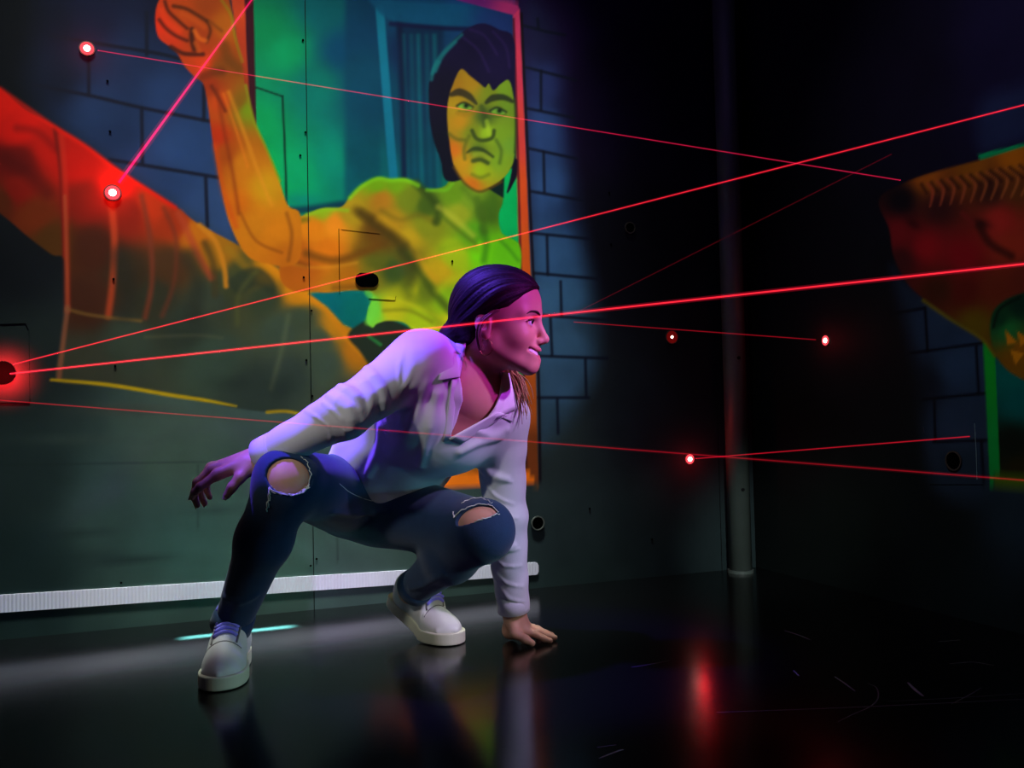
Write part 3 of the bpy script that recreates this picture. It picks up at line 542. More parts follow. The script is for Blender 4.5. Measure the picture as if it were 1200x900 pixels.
# ------------------------------------------------------------------ laser ports, emitters and beams
M_hole = material('port_hole_black', (0.0006, 0.0006, 0.0007, 1), rough=0.9, spec=0.0)
M_ring = material('port_ring_grey', lin4(96, 98, 92), rough=0.45, spec=0.4, metal=0.3)
M_ringd = material('port_ring_dark', lin4(52, 46, 44), rough=0.45, spec=0.4, metal=0.3)
def emis(name, col, s):
    m = bpy.data.materials.new(name); m.use_nodes = True; nt = m.node_tree; nt.nodes.clear()
    e = nt.nodes.new('ShaderNodeEmission'); e.inputs[0].default_value = col; e.inputs[1].default_value = s
    o = nt.nodes.new('ShaderNodeOutputMaterial'); nt.links.new(e.outputs[0], o.inputs[0]); return m
M_hot = emis('laser_core', (1.0, 0.55, 0.45, 1), 16.0); M_lens = emis('laser_lens', (1.0, 0.06, 0.08, 1), 1.6); M_dim = emis('laser_lens_dim', (1.0, 0.02, 0.02, 1), 0.10)
def ring_geo(r0, r1, d, n=28, sx=1.0):
    V, Fc = [], []
    for k in range(n):
        a = 2 * math.pi * k / n; c, s_ = math.cos(a), math.sin(a)
        for r, z in ((r0, 0), (r1, 0), (r1, d), (r0, d)): V.append(((r * c) + (math.copysign(sx, c) if sx != 1.0 else 0) * 0, r * s_, z))
    for k in range(n):
        for j in range(4):
            a, b = k * 4 + j, k * 4 + (j + 1) % 4; a2, b2 = ((k + 1) % n) * 4 + j, ((k + 1) % n) * 4 + (j + 1) % 4
            Fc.append((a, b, b2, a2))
    return V, Fc
def disc_geo(r, z, n=28, stretch=0.0):
    V = [(r * math.cos(2 * math.pi * k / n) + math.copysign(stretch, math.cos(2 * math.pi * k / n)), r * math.sin(2 * math.pi * k / n), z) for k in range(n)]
    return V + [(x, y, 0.0) for x, y, _ in V], [tuple(range(n))] + [(k, k + n, (k + 1) % n + n, (k + 1) % n) for k in range(n)]
def wall_matrix(p, which):
    n = N1 if which == 1 else N2; x = -E1 if which == 1 else E2
    x = np.cross(EZ, n); m = Matrix(((x[0], EZ[0], n[0], p[0]), (x[1], EZ[1], n[1], p[1]), (x[2], EZ[2], n[2], p[2]), (0, 0, 0, 1))); return m
def port(px, py, which, r, label, ring=None, stretch=0.0):
    p = (wall1 if which == 1 else wall2)(px, py, 0.0008)
    root = empty('laser_port'); root.matrix_world = wall_matrix(p, which); tag(root, label, 'port', 'round ports in the walls')
    V, Fc = disc_geo(r, 0.0012, 28, stretch); mesh_obj('opening', V, Fc, M_hole, root)
    if ring:
        V, Fc = ring_geo(r, r + 0.0035, 0.004); mesh_obj('ring', V, Fc, ring, root)
    return root
port(430, 328, 1, 0.021, 'wide black oval port cut in the painted chest of the fighter', None, 0.014)
port(630, 613, 1, 0.019, 'round black port with thin pale ring just below the painted frame corner', M_ring)
port(738, 267, 1, 0.016, 'small dim port high on the dark wall between mural and column', M_ringd)
port(1118, 540, 2, 0.022, 'round black port with pale ring in blocks of the side wall', M_ringd)
glowport = port(3, 437, 1, 0.030, 'large black port glowing red at the left edge of the wall', None)

def glow_light(name, p, n, power, parent, r=0.012, off=0.05):
    l = bpy.data.lights.new(name, 'POINT'); l.energy = power; l.color = (1.0, 0.02, 0.03); l.shadow_soft_size = r
    o = bpy.data.objects.new(name, l); COL.objects.link(o); o.location = p + n * off; return o
def emitter(px, py, which, label, r=0.017, power=0.5, hot=True):
    p = (wall1 if which == 1 else wall2)(px, py, 0.001); n = N1 if which == 1 else N2
    root = empty('laser_emitter'); root.matrix_world = wall_matrix(p, which); tag(root, label, 'laser emitter', 'laser emitters on the walls')
    V, Fc = disc_geo(r, 0.003); mesh_obj('lens', V, Fc, M_lens if hot else M_dim, root)
    V, Fc = ring_geo(r, r + 0.003, 0.003); mesh_obj('housing', V, Fc, M_ringd, root)
    V, Fc = [], []
    rr = r * (0.5 if hot else 0.22); bm = bmesh.new(); bmesh.ops.create_uvsphere(bm, u_segments=14, v_segments=8, radius=rr)
    me = bpy.data.meshes.new('beam_spot'); bm.to_mesh(me); bm.free(); me.materials.append(M_hot)
    o = bpy.data.objects.new('beam_spot', me); COL.objects.link(o); o.parent = root; o.location = (0.0, 0, 0.003); o.scale = (1, 1, 0.6)
    if power: glow_light('emitter_glow', p, n, power, root)
    return p
P1 = emitter(102, 57, 1, 'glowing red laser emitter at the far upper left of the painted blocks', 0.017, 0.35)
P2 = emitter(132, 226, 1, 'glowing red laser emitter on the painted red trouser leg', 0.019, 0.30)
P6 = emitter(808, 538, 1, 'bright red laser emitter left of the column at knee height', 0.016, 0.25)
P5 = emitter(968, 399, 2, 'bright red laser emitter alone on the dark side wall', 0.015, 0.22)
P9 = emitter(787, 395, 1, 'dim red laser emitter on the dark wall left of the column', 0.021, 0.0, False)
_p = wall1(1, 438, 0.06); spot('port_glow', tuple(_p), tuple(_p - N1), 13.0, (1.0, 0.015, 0.02), 118, 0.9, 0.015)

def glow_volume(name, color, s_):
    m = bpy.data.materials.new(name); m.use_nodes = True; nt = m.node_tree; nt.nodes.clear()
    e = nt.nodes.new('ShaderNodeEmission'); e.inputs[0].default_value = color; e.inputs[1].default_value = s_
    o = nt.nodes.new('ShaderNodeOutputMaterial'); nt.links.new(e.outputs[0], o.inputs['Volume']); return m
def _unit(v): return v / np.linalg.norm(v)
def beam(a, b, r, strength, label, color=(1.0, 0.035, 0.055, 1), r2=None):
    """laser light scattered by the haze: a glowing volume, so it neither blocks light nor casts a shadow"""
    a, b = np.asarray(a), np.asarray(b); _d = _unit(b - a); a = a + _d * 0.03; b = b - _d * 0.012; root = empty('laser_ray', tuple(a)); r2 = r if r2 is None else r2
    tag(root, label, 'laser ray', 'laser rays crossing the room')
    V, Fc = tube_geo([a * 0, (b - a)], [r, r2], 8)
    mesh_obj('core', V, Fc, glow_volume('beam_core', color, strength / (1.6 * (r + r2) / 2)), root)
    V, Fc = tube_geo([a * 0, (b - a)], [r * 2.8, r2 * 2.8], 10)
    mesh_obj('haze_glow', V, Fc, glow_volume('beam_haze', (1.0, 0.01, 0.06, 1), strength * 0.05 / (r + r2)), root)
def to_wall2(a, px, py, d):                     # from a, through the point seen at (px, py) at distance d, on to the side wall
    q = pt(px, py, d); dr = q - a; t = np.dot(CORNER - a, N2) / np.dot(dr, N2); return a + dr * t
PG = wall1(3, 436)
beam(P1, wall2(1060, 212), 0.0011, 0.42, 'thin red beam sloping down right from the upper left emitter', (1.0, 0.015, 0.10, 1))
beam(P2 + N1 * 0.012, wall1(440, -200, 0.07), 0.0040, 0.62, 'thick pink beam rising steeply from the emitter on the painted leg', (1.0, 0.0, 0.13, 1), 0.0010)
PG3, PG4 = wall1(3, 439, 0.004), wall1(4, 430, 0.004)
beam(PG3, to_wall2(PG3, 640, 370, 1.70), 0.0016, 1.05, 'bright red beam passing in front of the woman\'s face', (1.0, 0.02, 0.035, 1))
beam(PG4, to_wall2(PG4, 900, 200, 1.95), 0.0012, 0.85, 'bright red beam rising above the woman\'s head to the upper right', (1.0, 0.02, 0.035, 1))
beam(P5, wall1(668, 377), 0.0012, 0.22, 'short level red beam ending at the emitter on the side wall', (1.0, 0.01, 0.03, 1))
beam(P6, wall2(1142, 511, 0.012), 0.0012, 0.34, 'red beam rising slightly right from the low emitter, crossing another at the column', (1.0, 0.01, 0.03, 1))
beam(wall1(-90, 462), to_wall2(wall1(-90, 462), 870, 537, 1.40), 0.0011, 0.17, 'long faint red beam sloping down right across the lower wall', (1.0, 0.01, 0.03, 1))
beam(wall1(660, 374), wall2(1050, 178), 0.0012, 0.05, 'very faint dark red beam rising right behind the woman\'s face', (1.0, 0.01, 0.06, 1))

# ------------------------------------------------------------------ screws and access hatch joints
def wchild(o, parent):
    o.parent = parent; o.matrix_parent_inverse = parent.matrix_world.inverted(); return o
bpy.context.view_layer.update()
sv, sf = disc_geo(0.0032, 0.0012, 8); sme = None
for x, y in ((126, 95), (129, 154), (133, 327), (135, 429), (355, 47), (358, 155), (352, 182), (356, 325), (365, 364), (359, 422), (366, 464), (364, 663), (371, 655), (530, 306), (714, 226), (716, 286), (142, 683), (691, 596), (764, 632)):
    if sme is None:
        s_ = mesh_obj('screw', sv, sf, M_hole); sme = s_.data
    else:
        s_ = bpy.data.objects.new('screw', sme); COL.objects.link(s_)
    s_.matrix_world = wall_matrix(wall1(x, y, 0.0006), 1); bpy.context.view_layer.update(); wchild(s_, wall_back)
def joint(pts, which, w_=0.0016, mat=None):
    f = wall1 if which == 1 else wall2
    V, Fc = tube_geo([f(x, y, 0.0002) for x, y in pts], w_ * 0.6, 4)
    o = mesh_obj('hatch_joint', V, Fc, mat or M_hole); wchild(o, wall_back if which == 1 else wall_right)
joint([(397, 268), (397.5, 306), (398, 345)], 1, 0.0018); joint([(400, 269), (445, 274)], 1, 0.0007); joint([(432, 350), (463, 352), (464, 347)], 1, 0.0012)
joint([(0, 380), (30, 379), (33, 386)], 1, 0.0012); joint([(0, 472), (35, 472), (35, 468)], 1, 0.0016); joint([(34, 385), (35, 468)], 1, 0.0006)
M_edge = material('hatch_edge_metal', lin4(120, 150, 150), rough=0.4, metal=0.5)
joint([(1142, 496), (1144, 530), (1145, 562)], 2, 0.0014, M_edge); joint([(1082, 500), (1083, 507)], 2, 0.0010, M_ringd); joint([(1090, 568), (1152, 568)], 2, 0.0014)

# ------------------------------------------------------------------ floor wear: seam and scuffs
M_scuff = material('scuff_grey', lin4(150, 152, 152), rough=0.6, spec=0.3); M_scuffd = material('scuff_dark_grey', lin4(100, 102, 102), rough=0.5, spec=0.4)
def scuff(pts, r, mat=M_scuff, nm='scuff_mark'):
    P = catmull([on_floor(x, y) + EZ * 0.0002 for x, y in pts], 5) if len(pts) > 2 else [on_floor(x, y) + EZ * 0.0002 for x, y in pts]
    V, Fc = tube_geo(P, [r * (0.4 + 0.6 * math.sin(math.pi * (i + .5) / len(P))) for i in range(len(P))], 4)
    V = [np.array([v[0], v[1], max(0.0001, v[2] * 0.15 + 0.0003)]) for v in V]
    o = mesh_obj(nm, V, Fc, mat); wchild(o, floor)
scuff([(840, 835), (1000, 829), (1210, 819)], 0.0016, M_scuffd, 'floor_seam'); scuff([(1040, 822), (1120, 818), (1210, 812)], 0.0009, M_scuffd)
for L, r in (([(919, 739), (935, 744), (950, 750)], .0018), ([(978, 793), (990, 801), (1002, 810)], .0018), ([(1017, 801), (1027, 806), (1029, 818), (1020, 828), (998, 838), (982, 846)], .0013), ([(1064, 800), (1072, 808), (1082, 816)], .0034),
             ([(930, 786), (936, 792)], .002), ([(702, 889), (725, 880), (731, 879)], .0022), ([(700, 876), (722, 873)], .0013), ([(740, 782), (760, 779), (785, 774)], .0010), ([(1115, 825), (1135, 815), (1150, 806)], .0012), ([(1100, 752), (1125, 750)], .001), ([(1112, 778), (1140, 776), (1165, 780)], .0014)):
    scuff(L, r, M_scuffd if r < .0017 else M_scuff)
# teal streak on the floor, cast by an added, unseen strip light above it
q0, q1 = on_floor(214, 748), on_floor(342, 734); qm = (q0 + q1) / 2; ln = np.linalg.norm(q1 - q0)
l = bpy.data.lights.new('streak_light', 'AREA'); l.shape = 'RECTANGLE'; l.size = ln; l.size_y = 0.010; l.energy = 16.0; l.color = (0.25, 1.0, 0.85); l.spread = math.radians(3.0)
o = bpy.data.objects.new('streak_light', l); COL.objects.link(o); o.location = (qm[0], qm[1], 1.0); o.rotation_euler = (0, 0, math.atan2(q1[1] - q0[1], q1[0] - q0[0]))
# ------------------------------------------------------------------ implicit-surface modeller (smooth unions, surface nets on sparse blocks)
def _n(v): v = np.asarray(v, float); return v / (np.linalg.norm(v) + 1e-12)
class Cone:                                    # tapered capsule, optionally flattened: radii along side axis s (w) and across (h)
    def __init__(s, a, b, r1, r2=None, side=None, f1=1.0, f2=None):
        s.a, s.b = np.asarray(a, float), np.asarray(b, float); s.r1, s.r2 = r1, r1 if r2 is None else r2
        s.side = None; s.f1, s.f2 = f1, f1 if f2 is None else f2
        if side is not None:
            t = _n(s.b - s.a); sd = np.asarray(side, float); s.side = _n(sd - t * np.dot(sd, t))
    def __call__(s, P):
        ba = s.b - s.a; q = P - s.a; t = np.clip(q @ ba / (ba @ ba + 1e-12), 0, 1); q = q - t[:, None] * ba
        r = s.r1 + (s.r2 - s.r1) * t
        if s.side is None: return np.sqrt((q * q).sum(1)) - r
        x = q @ s.side; rest = np.maximum((q * q).sum(1) - x * x, 0); f = s.f1 + (s.f2 - s.f1) * t   # side radius = r, other radius = r*f
        k0 = np.sqrt((x / r) ** 2 + rest / (r * f) ** 2); k1 = np.sqrt((x / r ** 2) ** 2 + rest / (r * f) ** 4) + 1e-9
        return k0 * (k0 - 1) / k1
class Ell:
    def __init__(s, c, rad, R=None):
        s.c, s.rad = np.asarray(c, float), np.asarray(rad, float); s.R = np.eye(3) if R is None else np.asarray(R, float)
    def __call__(s, P):
        q = (P - s.c) @ s.R.T; k0 = np.sqrt(((q / s.rad) ** 2).sum(1)); k1 = np.sqrt(((q / s.rad ** 2) ** 2).sum(1)) + 1e-9
        return k0 * (k0 - 1) / k1
class Prism:                                   # 2-D polygon in a plane (origin, ax, ay) extruded without end
    def __init__(s, o, ax, ay, poly, h=None, z0=0, z1=0):
        s.o, s.ax, s.ay, s.poly = np.asarray(o, float), np.asarray(ax, float), np.asarray(ay, float), np.asarray(poly, float); s.z = None if h is None else (np.asarray(h, float), z0, z1)
    def __call__(s, P):
        q = P - s.o; X, Y = q @ s.ax, q @ s.ay; d = np.full(len(P), 1e9); ins = np.zeros(len(P), bool); Q = s.poly
        for i in range(len(Q)):
            ax, ay = Q[i]; bx, by = Q[(i + 1) % len(Q)]; ex, ey = bx - ax, by - ay
            t = np.clip(((X - ax) * ex + (Y - ay) * ey) / (ex * ex + ey * ey + 1e-12), 0, 1)
            d = np.minimum(d, (X - ax - t * ex) ** 2 + (Y - ay - t * ey) ** 2)
            ins ^= ((ay > Y) != (by > Y)) & (X < (bx - ax) * (Y - ay) / (by - ay + 1e-12) + ax)
        d = np.where(ins, -1, 1) * np.sqrt(d)
        if s.z is not None:
            Z = q @ s.z[0]; d = np.maximum(d, np.maximum(s.z[1] - Z, Z - s.z[2]))
        return d
class Chain:                                   # tapered poly-line
    def __init__(s, pts, rad): s.c = [Cone(pts[i], pts[i + 1], rad[i], rad[i + 1]) for i in range(len(pts) - 1)]
    def __call__(s, P): return np.min([c(P) for c in s.c], axis=0)
class Plane:                                   # keeps the side where (P-p).n < 0
    def __init__(s, p, n): s.p, s.n = np.asarray(p, float), _n(n)
    def __call__(s, P): return (P - s.p) @ s.n
def smin(a, b, k):
    h = np.maximum(k - np.abs(a - b), 0) / k; return np.minimum(a, b) - h * h * k * 0.25
class Field:
    def __init__(s): s.ops = []
    def add(s, prim, k=0.02): s.ops.append(('u', prim, k)); return s
    def sub(s, prim, k=0.004): s.ops.append(('s', prim, k)); return s
    def cut(s, prim, k=0.002): s.ops.append(('i', prim, k)); return s      # intersect
    def disp(s, fn, amp): s.ops.append(('d', fn, amp)); return s
    def shell(s, t): s.ops.append(('h', None, t)); return s
    def __call__(s, P, C=None, R=0.0):
        d = np.full(len(P), 9.0); m = None
        if C is not None:
            cs = [op[1](C)[0] if op[0] in 'usi' else 0 for op in s.ops]; m = min([c for c, op in zip(cs, s.ops) if op[0] == 'u'])
        for i, (kd, pr, k) in enumerate(s.ops):
            if kd == 'u':
                if m is not None and cs[i] * 0.8 - R > m + R + k + 0.01: continue
                d = smin(d, pr(P, C, R) if isinstance(pr, Field) else pr(P), k)
            elif kd == 's':
                if m is not None and cs[i] * 0.6 - R > k + 0.02: continue
                d = -smin(-d, pr(P), k)
            elif kd == 'i':
                d = -smin(-d, -pr(P), k)
            elif kd == 'd': d = d + pr(P)
            elif kd == 'h': d = np.maximum(d, -(d + k))
        return d
    def grad(s, P, e=0.001):
        P = np.atleast_2d(P); g = np.stack([s(P + np.eye(3)[i] * e) - s(P - np.eye(3)[i] * e) for i in range(3)], 1)
        return g / (np.linalg.norm(g, axis=1, keepdims=True) + 1e-12)
    def hit(s, o, d, t0=1.55, t1=2.7):          # first surface point along a ray
        t = t0; d = np.asarray(d, float)
        for _ in range(300):
            v = s((o + d * t)[None])[0]
            if v < 0.0004 or t > t1: break
            t += max(0.0005, v * 0.75)
        return o + d * t if t <= t1 else None
def seen(field, px, py, off=0.0):
    r = ray(px, py); p = field.hit(CP, r)
    return None if p is None else p - r / np.linalg.norm(r) * off
def surface_net(field, lo, hi, h, B=16):
    lo = np.asarray(lo, float); n = np.ceil((np.asarray(hi, float) - lo) / (h * B)).astype(int)
    g = np.stack(np.meshgrid(*[np.arange(k) for k in n], indexing='ij'), -1).reshape(-1, 3)
    cen = lo + (g + 0.5) * B * h; rad = B * h * 0.87
    dc = np.concatenate([field(c) for c in np.array_split(cen, max(1, len(cen) // 20000))])
    act = g[np.abs(dc) < rad * 1.6 + 0.012]
    S = (n * B + 2).astype(np.int64); gid = lambda c: (c[:, 0] * S[1] + c[:, 1]) * S[2] + c[:, 2]
    r_ = np.arange(B + 1); L = np.stack(np.meshgrid(r_, r_, r_, indexing='ij'), -1).reshape(-1, 3)
    ids, pos, quads = [], [], []
    off = np.array([[i, j, k] for i in (0, 1) for j in (0, 1) for k in (0, 1)])
    eds = [(a, b) for a in range(8) for b in range(a + 1, 8) if np.abs(off[a] - off[b]).sum() == 1]
    for b in act:
        base = b * B; P = lo + (L + base) * h
        D = field(P, (lo + (base + B / 2) * h)[None], rad).reshape(B + 1, B + 1, B + 1)
        if D.min() > 0 or D.max() < 0: continue
        I = D < 0
        corner = [D[o[0]:o[0] + B, o[1]:o[1] + B, o[2]:o[2] + B] for o in off]
        cnt = sum((c < 0).astype(np.int8) for c in corner); cell = np.argwhere((cnt > 0) & (cnt < 8))
        if not len(cell): continue
        v = np.stack([c[cell[:, 0], cell[:, 1], cell[:, 2]] for c in corner], 1); acc = np.zeros((len(cell), 3)); na = np.zeros(len(cell))
        for a, e in eds:
            x = (v[:, a] < 0) != (v[:, e] < 0); t = v[:, a] / np.where(x, v[:, a] - v[:, e], 1)
            acc += np.where(x[:, None], off[a] + t[:, None] * (off[e] - off[a]), 0); na += x
        ids.append(gid(cell + base)); pos.append(lo + (cell + base + acc / na[:, None]) * h)
        for ax in range(3):
            sl0, sl1 = [slice(0, B)] * 3, [slice(0, B)] * 3; sl1[ax] = slice(1, B + 1)
            x = I[tuple(sl0)] != I[tuple(sl1)]; e = np.argwhere(x)
            if not len(e): continue
            ins = I[tuple(sl0)][e[:, 0], e[:, 1], e[:, 2]]; u, w_ = (ax + 1) % 3, (ax + 2) % 3
            E = e + base; du, dw = np.zeros(3, int), np.zeros(3, int); du[u] = 1; dw[w_] = 1
            q = np.stack([gid(E - du - dw), gid(E - dw), gid(E), gid(E - du)], 1)
            quads.append(np.where(ins[:, None], q, q[:, ::-1]))
    ids = np.concatenate(ids); pos = np.concatenate(pos); q = np.concatenate(quads)
    o = np.argsort(ids); ids, pos = ids[o], pos[o]; k = np.clip(np.searchsorted(ids, q), 0, len(ids) - 1)
    ok = (ids[k] == q).all(1); return pos, k[ok]
def relax(V, Q, it=1, lam=0.5):
    for _ in range(it):
        acc = np.zeros_like(V); c = np.zeros(len(V))
        for a in range(4):
            for b in ((a + 1) % 4, (a + 3) % 4):
                np.add.at(acc, Q[:, a], V[Q[:, b]]); np.add.at(c, Q[:, a], 1)
        V = V + lam * (acc / np.maximum(c, 1)[:, None] - V)
    return V
def bbox(points, pad): P = np.array(points); return P.min(0) - pad, P.max(0) + pad

# ------------------------------------------------------------------ the crouching woman: joints
J = dict(
    pelvis=pt(437, 572, 2.25), waist=pt(462, 532, 2.16), chest=pt(506, 484, 2.05), chest2=pt(538, 455, 2.00), neck=pt(553, 438, 1.985),
    hip_r=pt(408, 583, 2.19), knee_r=pt(336, 562, 1.85), ankle_r=pt(272, 731, 2.00),
    hip_l=pt(450, 596, 2.26), knee_l=pt(566, 622, 1.93), ankle_l=pt(482, 692, 2.215),
    sh_r=pt(494, 424, 1.93), el_r=pt(404, 484, 1.80), wr_r=pt(308, 535, 1.885),
    sh_l=pt(585, 489, 2.09), el_l=pt(592, 606, 2.13), wr_l=pt(602, 716, 2.165))
RIGHT = _n(J['sh_r'] - J['sh_l'])                         # across the shoulders, towards her right
SPINE = _n(J['chest2'] - J['waist']); FRONT = _n(np.cross(RIGHT, SPINE)); FRONT = FRONT if FRONT[1] < 0 else -FRONT
HIPS = _n(J['hip_r'] - J['hip_l'])
# head frame
HC = pt(581.5, 381, 1.965); _y, _p = math.radians(12), math.radians(4)
HF0 = np.array([math.cos(_y), -math.sin(_y), 0]); HL = np.array([math.sin(_y), math.cos(_y), 0])
HF = HF0 * math.cos(_p) - EZ * math.sin(_p); HU = HF0 * math.sin(_p) + EZ * math.cos(_p); HR = np.stack([HF, HL, HU])
def hd(x, y, z): return HC + HF * x + HL * y + HU * z
def hE(c, r): return Ell(hd(*c), r, HR)
def hC(a, b, r1, r2=None): return Cone(hd(*a), hd(*b), r1, r2)

# ------------------------------------------------------------------ body (one continuous skin)
body = Field()
body.add(Cone(J['pelvis'], J['waist'], 0.135, 0.112, HIPS, 0.72, 0.74)).add(Cone(J['waist'], J['chest'], 0.112, 0.128, RIGHT, 0.74, 0.72), 0.05)
body.add(Cone(J['chest'], J['chest2'], 0.128, 0.118, RIGHT, 0.72, 0.62), 0.05)
body.add(Cone(J['chest2'], hd(-0.022, 0, -0.05), 0.050, 0.043), 0.045)
for sgn, sd in ((1, 'r'), (-1, 'l')):
    body.add(Cone(J['chest2'] + RIGHT * sgn * 0.05, J['sh_' + sd], 0.055, 0.045), 0.04)
    body.add(Cone(J['sh_' + sd], J['el_' + sd], 0.044, 0.036), 0.03).add(Cone(J['el_' + sd], J['wr_' + sd], 0.036, 0.024), 0.02)
    body.add(Ell(J['chest'] + RIGHT * sgn * 0.058 + FRONT * 0.045 + SPINE * 0.02, (0.056, 0.056, 0.054)), 0.04)
    body.add(Cone(J['hip_' + sd], J['knee_' + sd], 0.082, 0.056), 0.04)
    cf = J['knee_' + sd] * 0.68 + J['ankle_' + sd] * 0.32
    body.add(Cone(J['knee_' + sd], cf, 0.054, 0.052), 0.03).add(Cone(cf, J['ankle_' + sd], 0.052, 0.034), 0.03)
# head
body.add(hE((-0.004, 0, 0.045), (0.090, 0.073, 0.080)), 0.03).add(hE((0.034, 0, -0.020), (0.056, 0.055, 0.074)), 0.04).add(hE((0.030, 0, 0.050), (0.062, 0.063, 0.056)), 0.03)
for s_ in (-1, 1):
    body.add(hC((0.006, s_ * 0.043, -0.046), (0.074, s_ * 0.012, -0.086), 0.016, 0.014), 0.03)
    body.add(hE((0.060, s_ * 0.036, -0.026), (0.026, 0.023, 0.023)), 0.025)
    body.add(hC((0.086, s_ * 0.012, 0.026), (0.068, s_ * 0.048, 0.024), 0.0068, 0.0062), 0.018)
body.add(hE((0.081, 0, -0.086), (0.016, 0.018, 0.015)), 0.018)
body.add(hE((0.084, 0, -0.058), (0.016, 0.026, 0.020)), 0.02)
for s_ in (-1, 1):
    body.sub(hE((0.094, s_ * 0.031, 0.006), (0.017, 0.017, 0.0105)), 0.014)
    body.add(hE((0.0745, s_ * 0.031, 0.0055), (0.0140, 0.0155, 0.0136)), 0.004)
    body.sub(hE((0.0890, s_ * 0.0335, 0.0050), (0.0130, 0.0140, 0.0058)), 0.0012)
body.add(hC((0.089, 0, 0.016), (0.1085, 0, -0.026), 0.0068, 0.0088), 0.012).add(hE((0.1085, 0, -0.029), (0.0090, 0.0090, 0.0082)), 0.008)
for s_ in (-1, 1):
    body.add(hE((0.0985, s_ * 0.0105, -0.0335), (0.0085, 0.0068, 0.0068)), 0.006)
    body.sub(hE((0.103, s_ * 0.0062, -0.0405), (0.0045, 0.0030, 0.0035)), 0.002)
    body.add(hC((0.0985, s_ * 0.004, -0.0515), (0.073, s_ * 0.0345, -0.0465), 0.0042, 0.0024), 0.005)       # lips, drawn up in a smile
    body.add(hC((0.0955, s_ * 0.004, -0.0740), (0.092, s_ * 0.0150, -0.0700), 0.0050, 0.0044), 0.005); body.add(hC((0.092, s_ * 0.0150, -0.0700), (0.073, s_ * 0.0345, -0.0485), 0.0044, 0.0022), 0.005)
    body.sub(hC((0.100, s_ * 0.001, -0.0625), (0.083, s_ * 0.0325, -0.0515), 0.0070, 0.0046), 0.002)
body.sub(hE((0.096, 0, -0.0625), (0.014, 0.018, 0.0066)), 0.002)
for s_ in (-1, 1):                                        # ears
    c0 = (-0.012, s_ * 0.071, -0.004)
    body.add(Ell(hd(*c0), (0.018, 0.0075, 0.029), np.stack([_n(HF * 0.96 + HU * 0.25 + HL * s_ * -0.25), HL, _n(HU * 0.96 - HF * 0.25)])), 0.006)
    body.sub(Ell(hd(-0.006, s_ * 0.079, -0.003), (0.009, 0.006, 0.016), HR), 0.004)
    body.add(hE((-0.004, s_ * 0.070, -0.030), (0.0075, 0.005, 0.008)), 0.005)
# hands: palm and five fingers each
def chain(pts, radii, k=0.0045, k0=0.010):
    for i in range(len(pts) - 1): body.add(Cone(pts[i], pts[i + 1], radii[i], radii[i + 1]), k0 if i == 0 else k)
W = J['wr_r']
kn = {'i': pt(255, 556, 1.842), 'm': pt(249, 550, 1.866), 'r': pt(248, 548, 1.888), 'p': pt(252, 549, 1.908)}
for q, r1 in (('i', .0150), ('m', .0150), ('r', .0145), ('p', .0130)): body.add(Cone(W + (kn[q] - W) * 0.10, kn[q], 0.0200, r1 * 0.78), 0.012)
FR = [0.0098, 0.0088, 0.0078, 0.0066]
FING_R = {'i': [kn['i'], pt(235, 570, 1.826), pt(228, 577, 1.829), pt(225, 583, 1.838)], 'm': [kn['m'], pt(231, 565, 1.853), pt(227, 581, 1.857), pt(231, 592, 1.864)],
          'r': [kn['r'], pt(234, 563, 1.884), pt(234, 579, 1.888), pt(240, 590, 1.893)], 'p': [kn['p'], pt(243, 562, 1.910), pt(242, 574, 1.914), pt(246, 583, 1.917)]}
for q in 'imrp': chain(FING_R[q], [f * (0.88 if q == 'p' else 1) for f in FR])
TH_R = [pt(292, 547, 1.862), pt(281, 560, 1.838), pt(272, 571, 1.829), pt(265.5, 581, 1.828)]; chain(TH_R, [0.0165, 0.0115, 0.0098, 0.0078], 0.006, 0.015)
# planted hand: palm heel on the floor, fingers along the floor to the right
Wl = J['wr_l']; FX, FY = np.array([math.cos(-.12), math.sin(-.12), 0]), np.array([math.sin(.12), math.cos(.12), 0])
PB = on_floor(597, 752); PB[2] = 0
def lh(x, y, z): return PB + FX * x + FY * y + EZ * z
knl = {'i': lh(0.040, -0.012, 0.028), 'm': lh(0.044, 0.010, 0.029), 'r': lh(0.040, 0.031, 0.027), 'p': lh(0.032, 0.050, 0.024)}
for q in 'imrp': body.add(Cone(Wl, knl[q], 0.0205, 0.0115), 0.012)
body.add(Cone(Wl + EZ * -0.015, lh(0.002, 0.014, 0.024), 0.022, 0.022), 0.015)
for q, L in (('i', 1.0), ('m', 1.08), ('r', 1.0), ('p', 0.8)):
    k_ = knl[q]; sp = {'i': -0.10, 'm': 0.0, 'r': 0.09, 'p': 0.2}[q]; dr = _n(FX + FY * sp); z = lambda p, h: np.array([p[0], p[1], h])
    chain([k_, z(k_ + dr * 0.026 * L, 0.022), z(k_ + dr * 0.045 * L, 0.0125), z(k_ + dr * 0.061 * L, 0.0078)], [f * (0.88 if q == 'p' else 1) for f in FR])
chain([Wl + (lh(0.012, -0.024, 0.03) - Wl) * 0.55, lh(0.020, -0.036, 0.028), lh(0.044, -0.044, 0.017), lh(0.060, -0.046, 0.0085)], [0.0165, 0.0122, 0.0100, 0.0078], 0.006, 0.015)

